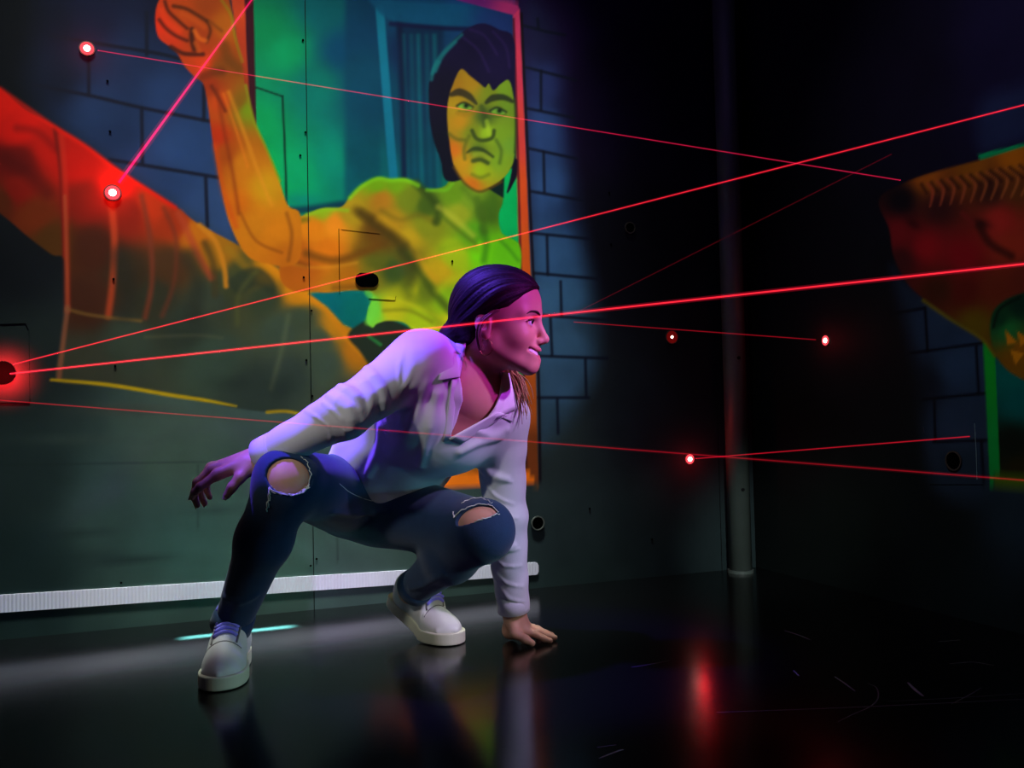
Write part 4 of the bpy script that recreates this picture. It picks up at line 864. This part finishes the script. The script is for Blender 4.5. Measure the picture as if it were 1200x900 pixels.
# ------------------------------------------------------------------ shirt: torso and sleeves as open shells
torso = Field()
torso.add(Cone(J['pelvis'] + SPINE * 0.02, J['waist'], 0.150, 0.134, HIPS, 0.80, 0.84)).add(Cone(J['waist'], J['chest'], 0.134, 0.144, RIGHT, 0.84, 0.80), 0.05)
torso.add(Cone(J['chest'], J['chest2'], 0.142, 0.128, RIGHT, 0.80, 0.66), 0.05)
HANG = pt(476, 532, 2.07)
torso.add(Cone(J['chest'] + FRONT * 0.03 - RIGHT * 0.02, HANG, 0.090, 0.064, RIGHT, 0.9, 0.7), 0.06)
sleeves = Field()
for sgn, sd in ((1, 'r'), (-1, 'l')):
    torso.add(Cone(J['chest2'] + RIGHT * sgn * 0.05, J['sh_' + sd], 0.068, 0.060), 0.05)
    torso.add(Cone(J['sh_' + sd], J['sh_' + sd] * 0.75 + J['el_' + sd] * 0.25, 0.060, 0.056), 0.045)
    sleeves.add(Cone(J['sh_' + sd], J['el_' + sd], 0.060, 0.050), 0.045).add(Cone(J['el_' + sd], J['wr_' + sd], 0.050, 0.038), 0.02)
    torso.add(Ell(J['chest'] + RIGHT * sgn * 0.060 + FRONT * 0.052 + SPINE * 0.02, (0.070, 0.070, 0.068)), 0.05)
def cuff_plane(el, wr, past): return Plane(wr + _n(wr - el) * past, _n(wr - el))
shirt_base = Field().add(torso).add(sleeves, 0.03); shirt_base.ops = list(shirt_base.ops)
torso0, sleeves0 = Field(), Field(); torso0.ops, sleeves0.ops = list(torso.ops), list(sleeves.ops); shirt_base = Field().add(torso0).add(sleeves0, 0.03)
def ridge(field, base, pts, r, k=0.010, sink=0.30):
    px = catmull(pts, 2) if len(pts) > 2 else np.array(pts, float)
    Q = [seen(base, x, y) for x, y in px]
    if any(q is None for q in Q): return
    n = len(Q); R_ = [r * (0.25 + 0.75 * math.sin(math.pi * (0.08 + 0.84 * i / (n - 1)))) for i in range(n)]
    Q = [q - base.grad(q)[0] * r_ * sink for q, r_ in zip(Q, R_)]
    if max(np.linalg.norm(a - b) for a, b in zip(Q[:-1], Q[1:])) < 0.07: field.add(Chain(Q, R_), k)
RID = [('s', [(474, 396), (462, 424), (462, 446)], .0050), ('s', [(484, 402), (484, 430), (474, 452)], .0050), ('s', [(494, 404), (496, 428), (484, 452)], .0045),
       ('s', [(430, 432), (446, 456), (450, 478)], .0065), ('s', [(420, 440), (434, 462), (430, 488)], .0055), ('s', [(398, 452), (416, 466), (424, 492)], .0060), ('s', [(384, 462), (408, 478), (412, 502)], .0055),
       ('s', [(372, 468), (394, 488), (400, 512)], .0055), ('s', [(352, 478), (378, 496), (382, 518)], .0050), ('s', [(338, 486), (360, 504), (366, 528)], .0050), ('s', [(320, 497), (342, 512), (350, 536)], .0050), ('s', [(310, 505), (330, 522), (334, 546)], .0035),
       ('t', [(498, 450), (488, 480), (478, 505)], .0055), ('t', [(512, 462), (504, 500), (492, 545)], .0050), ('t', [(472, 480), (466, 512), (452, 548)], .0055), ('t', [(446, 500), (442, 530), (430, 556)], .0045),
       ('s', [(560, 540), (574, 556), (594, 562)], .0055), ('s', [(558, 556), (574, 578), (596, 588)], .0055), ('s', [(562, 580), (578, 600), (600, 604)], .0050),
       ('s', [(570, 646), (584, 660), (604, 660)], .0045), ('s', [(570, 660), (586, 680), (606, 684)], .0050), ('s', [(574, 676), (590, 698), (608, 702)], .0045), ('s', [(576, 634), (590, 642), (602, 640)], .0045),
       ('t', [(560, 505), (575, 510), (592, 504)], .0045), ('t', [(540, 530), (560, 520), (586, 512)], .0045)]
for w_, L, r in RID: ridge(sleeves if w_ == 's' else torso, sleeves0 if w_ == 's' else torso0, L, r * (1.75 if w_ == 's' else 1.0), 0.012 if w_ == 's' else 0.018)
for w_, L, r in RID:
    if w_ == 's': ridge(sleeves, sleeves0, [(x + 6, y + 3) for x, y in L], r * 0.75, 0.005)
wav = lambda P: 0.0020 * np.sin(P[:, 0] * 47 + 3 * np.sin(P[:, 2] * 21)) * np.sin(P[:, 2] * 33 + 2 * np.sin(P[:, 1] * 25))
for f_ in (torso, sleeves): f_.disp(wav, 0); f_.shell(0.0065)
sleeves.cut(cuff_plane(J['el_r'], J['wr_r'], -0.004)).cut(cuff_plane(J['el_l'], J['wr_l'], -0.004))
class HalfBall:                                # the part of a ball on the +n side of a plane
    def __init__(s, p, n, c, r): s.p, s.n, s.c, s.r = np.asarray(p, float), _n(n), np.asarray(c, float), r
    def __call__(s, P): q = P - s.c; return np.maximum(-((P - s.p) @ s.n), np.sqrt((q * q).sum(1)) - s.r)
HEM_N = _n(_n(J['pelvis'] - J['waist']) + FRONT * 0.10)
torso.sub(HalfBall(J['pelvis'] * 0.52 + J['waist'] * 0.48, HEM_N, J['pelvis'], 0.30), 0.002)
shirt = Field().add(torso).add(sleeves, 0.02)
shirt.sub(Cone(J['chest2'] + SPINE * 0.02, hd(-0.005, 0, -0.08), 0.060, 0.070), 0.004)
def shirt_xy(x, y):
    q = seen(shirt_base, x, y); q = pt(x, y, 1.95) if q is None else q
    q = q - J['chest']; return (q @ RIGHT, q @ SPINE)
VNECK = [shirt_xy(*p) for p in ((532, 425), (541, 450), (543, 470), (536, 494), (527, 514), (548, 508), (566, 496), (580, 478), (590, 452), (590, 436))]
VNECK = VNECK + [(VNECK[-1][0], VNECK[-1][1] + 0.1), (VNECK[0][0], VNECK[0][1] + 0.1)]
shirt.sub(Prism(J['chest'], RIGHT, SPINE, VNECK, FRONT, 0.0, 0.4), 0.003)

# ------------------------------------------------------------------ jeans
jeans = Field()
jeans.add(Cone(J['pelvis'] - SPINE * 0.0, J['waist'] * 0.5 + J['pelvis'] * 0.5, 0.145, 0.128, HIPS, 0.76, 0.74))
for sd in 'rl':
    jeans.add(Cone(J['hip_' + sd], J['knee_' + sd], 0.097, 0.0635), 0.05)
    cf = J['knee_' + sd] * 0.60 + J['ankle_' + sd] * 0.40
    jeans.add(Cone(J['knee_' + sd], cf, 0.0620, 0.0560), 0.03).add(Cone(cf, J['ankle_' + sd], 0.0560, 0.0390), 0.03)
jeans_base = Field(); jeans_base.ops = list(jeans.ops)
for L, r in (([(262, 700), (280, 706), (300, 698)], .005), ([(260, 690), (284, 694), (306, 684)], .004), ([(392, 560), (410, 572), (440, 582)], .006), ([(390, 600), (420, 602), (455, 600)], .006), ([(480, 690), (500, 684), (520, 672)], .005), ([(470, 684), (492, 676), (512, 660)], .005)):
    ridge(jeans, jeans_base, L, r, 0.012)
jeans.cut(Plane(J['ankle_r'] + _n(J['ankle_r'] - J['knee_r']) * 0.005, J['ankle_r'] - J['knee_r']))
jeans.sub(HalfBall(J['ankle_l'] - _n(J['ankle_l'] - J['knee_l']) * 0.022, J['ankle_l'] - J['knee_l'], J['ankle_l'], 0.12), 0.002)
def knee_hole(px, py, ex, ey, rx, ry, rz):
    c = seen(jeans_base, px, py); a = pt(px + ex, py + ey, np.dot(c - CP, -CR[:, 2])) - c; n_ = jeans_base.grad(c)[0]
    a = _n(a - n_ * np.dot(a, n_)); b = np.cross(n_, a); jeans.sub(Ell(c, (rx, ry, rz), np.stack([a, b, n_])), 0.003); return c
knee_hole(339, 557, 10, 2, 0.046, 0.037, 0.060)
knee_hole(556, 600, 10, -3, 0.047, 0.020, 0.060)

# ------------------------------------------------------------------ hair
hair = Field()
hair.add(hE((-0.006, 0, 0.044), (0.098, 0.081, 0.087))).add(hE((0.026, 0, 0.052), (0.069, 0.071, 0.062)), 0.03).add(hE((-0.050, 0, 0.004), (0.050, 0.062, 0.060)), 0.03)
NAPE = np.array([-0.080, 0.0, -0.030]); _a = _n(np.array([0.09, 0, 0.075]) - NAPE); _b = np.cross(_a, [0, 1.0, 0])
def strands(P):
    q = (P - HC) @ HR.T - NAPE; ph = np.arctan2(q[:, 1], q @ _b); z_ = q @ _a; return 0.0012 * np.sin(ph * 11 + 1.3 * np.sin(z_ * 30)) + 0.0008 * np.sin(ph * 27 + 2 + 1.7 * np.sin(z_ * 24 + 1)) + 0.0005 * np.sin(ph * 58 + 2 * np.sin(z_ * 33)) + 0.0004 * np.sin(ph * 107 + 3 * np.sin(z_ * 19))
hair.disp(strands, 0)
FACE = [(0.2, 0.088), (0.090, 0.079), (0.066, 0.056), (0.042, 0.034), (0.014, 0.024), (-0.006, 0.010), (-0.024, -0.006), (-0.036, -0.034), (-0.046, -0.055), (-0.06, -0.2), (0.2, -0.2)]
hair.sub(Prism(HC, HF, HU, FACE), 0.010)
hair.add(hE((-0.092, -0.004, -0.028), (0.036, 0.036, 0.030)), 0.02)
hair.add(hC((-0.085, -0.01, -0.03), (-0.100, -0.030, -0.052), 0.030, 0.022), 0.02)

# ------------------------------------------------------------------ build meshes
M_skin = material('skin', attr=True, rough=0.5, spec=0.35, sss=0.12, noise=0.05, nscale=60)
M_shirt = material('shirt_cotton', lin4(226, 222, 228), rough=0.75, spec=0.2, noise=0.03, bump=0.12, bscale=600, sheen=0.1)
M_jeans = material('denim', lin4(28, 52, 84), rough=0.8, spec=0.2, noise=0.22, nscale=45, bump=0.3, bscale=900, sheen=0.15)
M_fray = material('frayed_cotton', lin4(214, 214, 206), rough=0.85, spec=0.1)
M_hair = material('brown_hair', attr=True, rough=0.55, spec=0.2, bump=0.35, bscale=260)
M_upper = material('white_leather', lin4(214, 210, 206), rough=0.42, spec=0.4, noise=0.06, nscale=40)
M_sole = material('cream_rubber', lin4(216, 212, 186), rough=0.55, spec=0.35)
M_seam = material('shoe_seam_grey', lin4(120, 114, 112), rough=0.7); M_lace = material('white_lace_violet_lit', lin4(150, 140, 250), rough=0.8, spec=0.1)  # white laces, the violet lamp light put into their colour
M_eye = material('eye_white', lin4(222, 218, 216), rough=0.2, spec=0.5); M_iris = material('iris_dark', lin4(34, 30, 30), rough=0.1, spec=0.6)
M_teeth = material('teeth', lin4(236, 230, 222), rough=0.25, spec=0.5); M_gold = material('gold', lin4(220, 180, 110), rough=0.25, spec=0.5, metal=1.0); M_nail = material('nail', lin4(228, 178, 168), rough=0.2, spec=0.5)
M_brow = material('brow_hair', lin4(60, 40, 32), rough=0.7, spec=0.2)

person = empty('person', tuple(on_floor(430, 770))); bpy.context.view_layer.update(); PO = np.array(person.location)
tag(person, 'crouching woman in white shirt and ripped jeans, one hand on the floor', 'person')
def part(name, V, Q, mat, parent=None, smooth=True, attrs=None):
    return mesh_obj(name, np.asarray(V) - PO, Q, mat, parent or person, smooth, attrs)
allj = list(J.values()) + [hd(0.12, 0.09, 0.13), hd(-0.12, -0.09, -0.12), lh(0.12, 0.05, 0), pt(222, 600, 1.82)]
lo, hi = bbox(allj, 0.13); lo[2] = max(lo[2], -0.01)
V, Q = surface_net(body, lo, hi, 0.0026); V = relax(V, Q, 1, 0.4)
hl = (V - HC) @ HR.T
col = np.tile(lin((206, 152, 126)), (len(V), 1))
def mixc(mask, c): 
    global col
    m = np.clip(mask, 0, 1)[:, None]; col = col * (1 - m) + lin(c) * m
near_head = (np.abs(hl) < 0.16).all(1)
lips = np.exp(-(((hl[:, 2] + 0.0510 - 0.09 * np.abs(hl[:, 1])) / 0.0036) ** 2)) * (np.abs(hl[:, 1]) < 0.033) + np.exp(-(((hl[:, 2] + 0.0745 - 0.024 * (np.abs(hl[:, 1]) / 0.03) ** 1.6) / 0.0044) ** 2)) * (np.abs(hl[:, 1]) < 0.030)
mixc(lips * (hl[:, 0] > 0.076) * near_head * 0.8, (188, 98, 100))
mixc(np.exp(-(((hl[:, 0] - 0.062) / 0.03) ** 2 + ((np.abs(hl[:, 1]) - 0.042) / 0.022) ** 2 + ((hl[:, 2] + 0.026) / 0.02) ** 2)) * near_head * 0.35, (214, 128, 112))
mixc((np.exp(-(((hl[:, 0] - 0.086) / 0.010) ** 2 + ((np.abs(hl[:, 1]) - 0.032) / 0.017) ** 2 + ((hl[:, 2] - 0.0110) / 0.0028) ** 2))) * near_head * 0.8, (70, 44, 40))
mixc((np.exp(-(((hl[:, 0] - 0.088) / 0.012) ** 2 + (hl[:, 1] / 0.022) ** 2 + ((hl[:, 2] + 0.061) / 0.004) ** 2))) * (hl[:, 0] < 0.085) * near_head, (110, 40, 44))
mixc(np.exp(-((hl[:, 0] + 0.2) / 0.1) ** 2) * 0, (0, 0, 0))
skin = part('body', V, Q, M_skin, None, True, col)
lo, hi = bbox([J[k] for k in ('pelvis', 'waist', 'chest', 'chest2', 'sh_r', 'el_r', 'wr_r', 'sh_l', 'el_l', 'wr_l')] + [HANG], 0.19)
V, Q = surface_net(shirt, lo, hi, 0.0032); V = relax(V, Q, 1, 0.4); shirt_o = part('shirt', V, Q, M_shirt)
lo, hi = bbox([J[k] for k in ('pelvis', 'waist', 'hip_r', 'hip_l', 'knee_r', 'knee_l', 'ankle_r', 'ankle_l')], 0.16)
V, Q = surface_net(jeans, lo, hi, 0.0034); V = relax(V, Q, 1, 0.4); jeans_o = part('jeans', V, Q, M_jeans)
lo, hi = bbox([hd(x, y, z) for x in (-0.14, 0.12) for y in (-0.1, 0.1) for z in (-0.1, 0.14)], 0.03)
V, Q = surface_net(hair, lo, hi, 0.0022); hl = (V - HC) @ HR.T; q = hl - NAPE; ph = np.arctan2(q[:, 1], q @ _b)
mm = np.clip(0.4 + 0.3 * np.sin(ph * 27 + 2) + 0.3 * np.sin(ph * 71 + 1) + 0.3 * np.sin(ph * 171), 0, 1)[:, None] * np.clip((hl[:, 0] + 0.10) / 0.2, 0.15, 1)[:, None]
hair_o = part('hair', V, Q, M_hair, None, True, lin((15, 10, 11)) * (1 - mm) + lin((56, 40, 35)) * mm)

# --- face details
def ball(name, c, r, mat, parent, squash=None):
    bm = bmesh.new(); bmesh.ops.create_uvsphere(bm, u_segments=20, v_segments=12, radius=1.0)
    V = np.array([v.co[:] for v in bm.verts]) * np.asarray(r); F = [tuple(v.index for v in f.verts) for f in bm.faces]; bm.free()
    return part(name, c + V @ HR, F, mat, parent)
for s_ in (-1, 1):
    e = ball('eye', hd(0.0752, s_ * 0.031, 0.0052), (0.0128,) * 3, M_eye, skin)
    ball('iris', hd(0.0846, s_ * 0.0325, 0.0052), (0.0042, 0.0056, 0.0054), M_iris, skin)
    P = [hd(0.0905, s_ * 0.013, 0.0230), hd(0.0890, s_ * 0.028, 0.0285), hd(0.0770, s_ * 0.044, 0.0275), hd(0.0650, s_ * 0.053, 0.0215)]
    P = [body.hit(p + HF * 0.03, -HF, 0, 0.08) if body.hit(p + HF * 0.03, -HF, 0, 0.08) is not None else p for p in P]
    Vt, Ft = tube_geo(catmull(P, 5), list(np.interp(np.linspace(0, 1, 16), [0, .2, .7, 1], [.0014, .0026, .0022, .0006])), 6); part('eyebrow', Vt, Ft, M_brow, skin)
    Vt, Ft = tube_geo(catmull([hd(0.0855, s_ * 0.018, 0.0070), hd(0.0890, s_ * 0.030, 0.0118), hd(0.0835, s_ * 0.044, 0.0095), hd(0.0820, s_ * 0.050, 0.0085)], 5), 0.0015, 5); part('lashes', Vt, Ft, M_brow, skin)
Vt, Ft = [], []
for k in range(13):
    a = math.radians(-68 + 136 * k / 12); x, y = 0.0690 + 0.0262 * math.cos(a), 0.0315 * math.sin(a); lift = 8.0 * y * y
    Vt += [hd(x, y, -0.0535 + lift), hd(x + 0.0004, y, -0.0638 + lift * 1.35)]
Ft = [(2 * k, 2 * k + 2, 2 * k + 3, 2 * k + 1) for k in range(12)]; part('teeth', Vt, Ft, M_teeth, skin)
hoop = [hd(-0.002 + 0.013 * math.sin(a), -0.0755 + 0.004 * math.sin(a), -0.054 + 0.017 * math.cos(a)) for a in np.linspace(0, 2 * math.pi, 25)]
Vt, Ft = tube_geo(hoop, 0.0008, 6); part('earring', Vt, Ft, M_gold)
# --- pony tail brought round the far side of the neck, and loose strands by the ear
M_blond = material('blond_hair_ends', lin4(168, 128, 78), rough=0.4, spec=0.4, noise=0.3, nscale=90)
rs = np.random.RandomState(3)
Vt, Ft = [], []
for k in range(46):
    j = rs.randn(3) * 0.006; e_ = rs.randn(3) * np.array([0.008, 0.008, 0.016])
    P = [hd(*(np.array(p) + j * w_ + e_ * g)) for p, w_, g in (((-0.045, 0.062, -0.085), .8, 0), ((0.000, 0.080, -0.095), 1, 0), ((0.028, 0.082, -0.112), 1.2, .2), ((0.044, 0.074, -0.138), 1.1, .6), ((0.056, 0.068, -0.172), .7, 1))]
    a, b = tube_geo(catmull(P, 4), [0.0030 * (1 - 0.8 * t) for t in np.linspace(0, 1, 17)], 5); n0 = len(Vt); Vt += list(a); Ft += [tuple(i + n0 for i in f) for f in b]
o = part('pony_tail', Vt, Ft, M_blond, hair_o); tag(o, kind='stuff')
Vt, Ft = [], []
for k in range(9):
    j = rs.randn(3) * 0.003
    P = [hd(*(np.array(p) + j)) for p in ((0.020, -0.066, 0.030), (-0.012, -0.081, 0.000), (-0.020, -0.080, -0.030), (-0.012, -0.074, -0.058 - 0.01 * rs.rand()))]
    a, b = tube_geo(catmull(P, 5), [0.0018, 0.0018] + [0.0014] * 12 + [0.0009, 0.0004], 5); n0 = len(Vt); Vt += list(a); Ft += [tuple(i + n0 for i in f) for f in b]
o = part('loose_strands', Vt, Ft, M_hair, hair_o, attrs=np.tile(lin((120, 90, 72)), (len(Vt), 1))); tag(o, kind='stuff')

# --- finger nails
def nail(tip, prev, up, r):
    d = _n(tip - prev); u = _n(up - d * np.dot(up, d)); s = np.cross(d, u); c = tip + u * r * 0.72 + d * r * 0.1; Vt = []
    for i in range(5):
        for k in range(5):
            a = (k - 2) / 2 * 0.75; Vt.append(c + d * (i - 2) / 2 * r * 0.95 + s * math.sin(a) * r * 0.85 + u * (math.cos(a) - 1) * r * 0.85 + u * 0.0012)
    part('finger_nail', Vt, [(i * 5 + k, i * 5 + k + 1, (i + 1) * 5 + k + 1, (i + 1) * 5 + k) for i in range(4) for k in range(4)], M_nail, skin)
nail(TH_R[3], TH_R[2], np.array([0.25, -1.0, 0.1]), 0.0078)
for q in 'imr': nail(FING_R[q][3], FING_R[q][2], _n(np.array([-1.0, -0.5, 0.1])), 0.0066)

# --- frayed threads of the knee holes
def thread(pts, r=0.0011, wob=0.0012, off=0.002):
    P = [seen(jeans, x, y, off) for x, y in pts]
    if any(p is None for p in P): return
    P = catmull(P, 6); P = P + rs.randn(*P.shape) * wob; Vt, Ft = tube_geo(P, r, 5); part('frayed_thread', Vt, Ft, M_fray, jeans_o)
for d_ in range(5):
    thread([(315, 570 + d_), (326, 574 + d_ * 1.2), (342, 576 + d_ * 1.1), (354, 574 + d_), (362, 568 + d_ * .8)], 0.0010)
thread([(316, 572), (314, 584), (313, 599)], 0.0014, 0.0010); thread([(317, 572), (316, 582), (315, 594)], 0.0010, 0.0012)
thread([(352, 534), (360, 542), (364, 556), (362, 568)], 0.0009)
thread([(531, 606), (545, 596), (560, 591), (574, 592), (584, 600)], 0.0011, 0.0008, 0.004); thread([(540, 590), (552, 585), (566, 584), (576, 590)], 0.0010); thread([(556, 611), (566, 608), (578, 604), (584, 601)], 0.0012); thread([(531, 600), (532, 606)], 0.0012)
thread([(398, 567), (412, 578), (432, 586), (450, 588)], 0.0007, 0.0002, 0.001)
# --- turned-up trouser cuffs
def cuff(sd, h, r):
    a = _n(J['ankle_' + sd] - J['knee_' + sd]); c = J['ankle_' + sd] + a * (0.008 if sd == 'r' else -0.020); u, v, _ = frame_of(a); Vt, Ft = [], []; n = 36
    prof = [(-h, r - 0.004), (-h, r + 0.001), (-h * .5, r + 0.003), (0.0, r + 0.003), (0.002, r), (0.0, r - 0.005), (-h * .5, r - 0.005)]
    for k in range(n):
        t = 2 * math.pi * k / n; w_ = 1 + 0.02 * math.sin(3 * t)
        for z, q_ in prof: Vt.append(c + a * z + (u * math.cos(t) + v * math.sin(t)) * q_ * w_)
    m = len(prof)
    for k in range(n):
        for j in range(m): Ft.append((k * m + j, k * m + (j + 1) % m, ((k + 1) % n) * m + (j + 1) % m, ((k + 1) % n) * m + j))
    part('turned_up_cuff', Vt, Ft, M_jeans, jeans_o)
cuff('r', 0.040, 0.0440); cuff('l', 0.030, 0.0430)

# --- shirt details: collar leaves, front edge, pocket, cuffs
def patch(name, corners, bulge=0.004, thick=0.0035, n=8, parent=None):
    A, B, C, D = [np.asarray(c, float) for c in corners]; nn_ = _n(np.cross(B - A, D - A)); nn_ = nn_ if np.dot(nn_, CP - A) > 0 else -nn_
    G = np.array([[A * (1 - s) * (1 - t) + B * s * (1 - t) + C * s * t + D * (1 - s) * t + nn_ * bulge * math.sin(math.pi * s) * math.sin(math.pi * t) for s in np.linspace(0, 1, n)] for t in np.linspace(0, 1, n)]).reshape(-1, 3)
    Vt = list(G) + list(G - nn_ * thick); N = n * n; Ft = []
    for i in range(n - 1):
        for k in range(n - 1):
            a = i * n + k; Ft += [(a, a + 1, a + 1 + n, a + n), (N + a, N + a + n, N + a + 1 + n, N + a + 1)]
    rim = [k for k in range(n)] + [i * n + n - 1 for i in range(1, n)] + [(n - 1) * n + k for k in range(n - 2, -1, -1)] + [i * n for i in range(n - 2, 0, -1)]
    for a, b in zip(rim, rim[1:] + rim[:1]): Ft.append((a, a + N, b + N, b))
    return part(name, Vt, Ft, M_shirt, parent or shirt_o)
def sp(x, y, off, d=None):
    q = seen(shirt_base, x, y, off) if d is None else None
    return pt(x, y, d or 1.95) if q is None else q
patch('collar_leaf', [pt(526, 396, 1.955), pt(546, 402, 1.935), pt(539, 441, 1.890), sp(513, 445, 0.012)], 0.010)
patch('collar_leaf', [pt(590, 436, 1.985), pt(597, 437, 2.02), sp(607, 478, 0.012), sp(583, 491, 0.012)], 0.006)
patch('front_edge', [pt(539, 441, 1.900), sp(530, 446, 0.006), sp(520, 518, 0.005), sp(528, 516, 0.008)], 0.002)
patch('front_edge', [sp(583, 484, 0.012), sp(596, 486, 0.006), sp(540, 521, 0.006), sp(527, 515, 0.010)], 0.002)
P = [sp(x, y, 0.001) for x, y in ((583, 487), (592, 491), (600, 494))]; Vt, Ft = tube_geo(P, 0.0016, 6); part('pocket_edge', Vt, Ft, material('shirt_seam_grey', lin4(120, 112, 124), rough=0.9), shirt_o)  # thin grey line along the pocket edge
def sleeve_cuff(el, wr, r, L):
    a = _n(wr - el); u, v, _ = frame_of(a); Vt, Ft = [], []; n = 40; c = wr - a * 0.002; prof = [(-L, r - 0.002), (-L, r + 0.0012), (-L * .4, r + 0.0020), (0, r + 0.0020), (0.001, r), (-0.001, r - 0.003), (-L * .5, r - 0.003)]; m = len(prof)
    for k in range(n):
        t = 2 * math.pi * k / n; w_ = 1 + 0.03 * math.sin(2 * t + 1)
        for z, q_ in prof: Vt.append(c + a * z + (u * math.cos(t) + v * math.sin(t)) * q_ * w_)
    for k in range(n):
        for j in range(m): Ft.append((k * m + j, k * m + (j + 1) % m, ((k + 1) % n) * m + (j + 1) % m, ((k + 1) % n) * m + j))
    part('cuff', Vt, Ft, M_shirt, shirt_o)
sleeve_cuff(J['el_r'], J['wr_r'], 0.0385, 0.045); sleeve_cuff(J['el_l'], J['wr_l'], 0.0385, 0.045)

# ------------------------------------------------------------------ sneakers
def make_shoe(name, to_world, bend, label):
    out = catmull([(0.0, 0.0), (0.008, 0.026), (0.05, 0.035), (0.11, 0.036), (0.17, 0.046), (0.215, 0.047), (0.252, 0.034), (0.268, 0.006), (0.262, -0.022), (0.235, -0.040), (0.19, -0.043), (0.12, -0.034), (0.05, -0.033), (0.008, -0.024)], 4, True)
    X, Y, Z = np.eye(3); sole = Field(); sole.add(Prism((0, 0, 0), X, Y, out, Z, 0.006, 0.026), 0.001); sole.disp(lambda P: -0.004 + 0 * P[:, 0], 0)
    up = Field(); up.add(Ell((0.205, 0.002, 0.034), (0.058, 0.043, 0.032))).add(Ell((0.145, 0.001, 0.045), (0.075, 0.039, 0.045)), 0.03).add(Ell((0.055, 0.0, 0.050), (0.052, 0.034, 0.052)), 0.03)
    up.add(Cone((0.062, 0, 0.055), (0.052, 0, 0.078), 0.038, 0.036), 0.02).add(Cone((0.135, 0, 0.070), (0.090, 0, 0.100), 0.030, 0.030), 0.03)
    up0 = Field(); up0.ops = list(up.ops)
    up.add(Cone((0.262, 0.0, 0.032), (0.235, 0.036, 0.032), 0.004), 0.008).add(Cone((0.262, 0.0, 0.032), (0.235, -0.034, 0.032), 0.004), 0.008)
    up.add(Cone((0.178, -0.028, 0.064), (0.178, 0.028, 0.064), 0.005), 0.010)
    up.sub(Cone((0.066, 0, 0.075), (0.055, 0, 0.16), 0.030, 0.034), 0.006); up.cut(Plane((0, 0, 0.020), (0, 0, -1)))
    def bendf(P):
        P = np.array(P, float); t = np.clip((0.195 - P[:, 0]) / 0.05, 0, 1); t = t * t * (3 - 2 * t) * bend; dx, dz = P[:, 0] - 0.185, P[:, 2] - 0.0
        c, s = np.cos(t), np.sin(t); P[:, 0] = 0.185 + dx * c + dz * s; P[:, 2] = -dx * s + dz * c; return P
    w_ = lambda P: to_world(bendf(np.atleast_2d(P)))
    V, Q = surface_net(up, (-0.02, -0.07, -0.01), (0.3, 0.07, 0.16), 0.0026); o = part(name, w_(V), Q, M_upper); tag(o, label)
    V, Q = surface_net(sole, (-0.02, -0.07, -0.01), (0.3, 0.07, 0.06), 0.0026); part('sole', w_(V), Q, M_sole, o)
    top = lambda x, y: up0.hit(np.array([x, y, 0.25]), np.array([0, 0, -1.0]), 0, 0.25)
    for i in range(6):
        x = 0.098 + i * 0.0135
        A = [top(x, s * 0.025) for s in np.linspace(-1, 1, 9)]
        A = np.array(A) + np.array([0, 0, 0.0032]); Vt, Ft = tube_geo(w_(A), 0.0038, 6); part('lace', Vt, Ft, M_lace, o)
    for s_ in (1, -1):
        A = np.array([top(x, s_ * (0.027 - 0.03 * max(0, x - 0.15))) for x in np.linspace(0.088, 0.182, 10)]) + np.array([0, 0, 0.001]); Vt, Ft = tube_geo(w_(A), 0.0022, 6); part('eyestay', Vt, Ft, M_seam, o)
    A = np.array([top(0.190 - 0.10 * y * y / 0.03, y) for y in np.linspace(-0.036, 0.036, 11)]) + np.array([0, 0, 0.0005]); Vt, Ft = tube_geo(w_(A), 0.0011, 5); part('toe_seam', Vt, Ft, M_seam, o)
    for s_ in (1, -1):
        A = [(0.090, 0.0, 0.136), (0.098, s_ * 0.014, 0.146), (0.112, s_ * 0.026, 0.134), (0.104, s_ * 0.012, 0.130), (0.092, 0, 0.134)]
        Vt, Ft = tube_geo(w_(catmull(A, 5)), 0.0022, 6); part('lace_bow', Vt, Ft, M_lace, o)
    T = [((0.105 - 0.014 * t), y, 0.112 + 0.030 * t - 0.20 * y * y / 0.02) for t in np.linspace(0, 1, 6) for y in np.linspace(-0.024, 0.024, 7)]
    T = np.array(T + [(x + 0.006, y, z + 0.001) for x, y, z in T]); n = 42
    F_ = [(i * 7 + k, i * 7 + k + 1, (i + 1) * 7 + k + 1, (i + 1) * 7 + k) for i in range(5) for k in range(6)]; F_ += [tuple(i + n for i in f[::-1]) for f in F_]
    part('tongue', w_(T), F_, M_upper, o)
    return o
def shoe_frame(heel, fwd, roll=0.0):
    f = _n(np.array([fwd[0], fwd[1], 0])); l = np.array([-f[1], f[0], 0]); return lambda P: np.asarray(heel) + P[:, :1] * f + P[:, 1:2] * l + P[:, 2:3] * EZ
toe_r = on_floor(255, 811); hl_r = pt(274, 740, 2.04); f_r = toe_r - hl_r; f_r[2] = 0; f_r = _n(f_r); org = toe_r - f_r * 0.268; org[2] = 0
make_shoe('sneaker', shoe_frame(org, f_r), 0.0, 'sneaker flat on the floor with toe towards the viewer')
toe_l = on_floor(536, 756); f_l = _n(np.array([0.69, -0.72, 0])); org = toe_l - f_l * 0.268; org[2] = 0
make_shoe('sneaker', shoe_frame(org, f_l), math.radians(21), 'sneaker with heel raised')
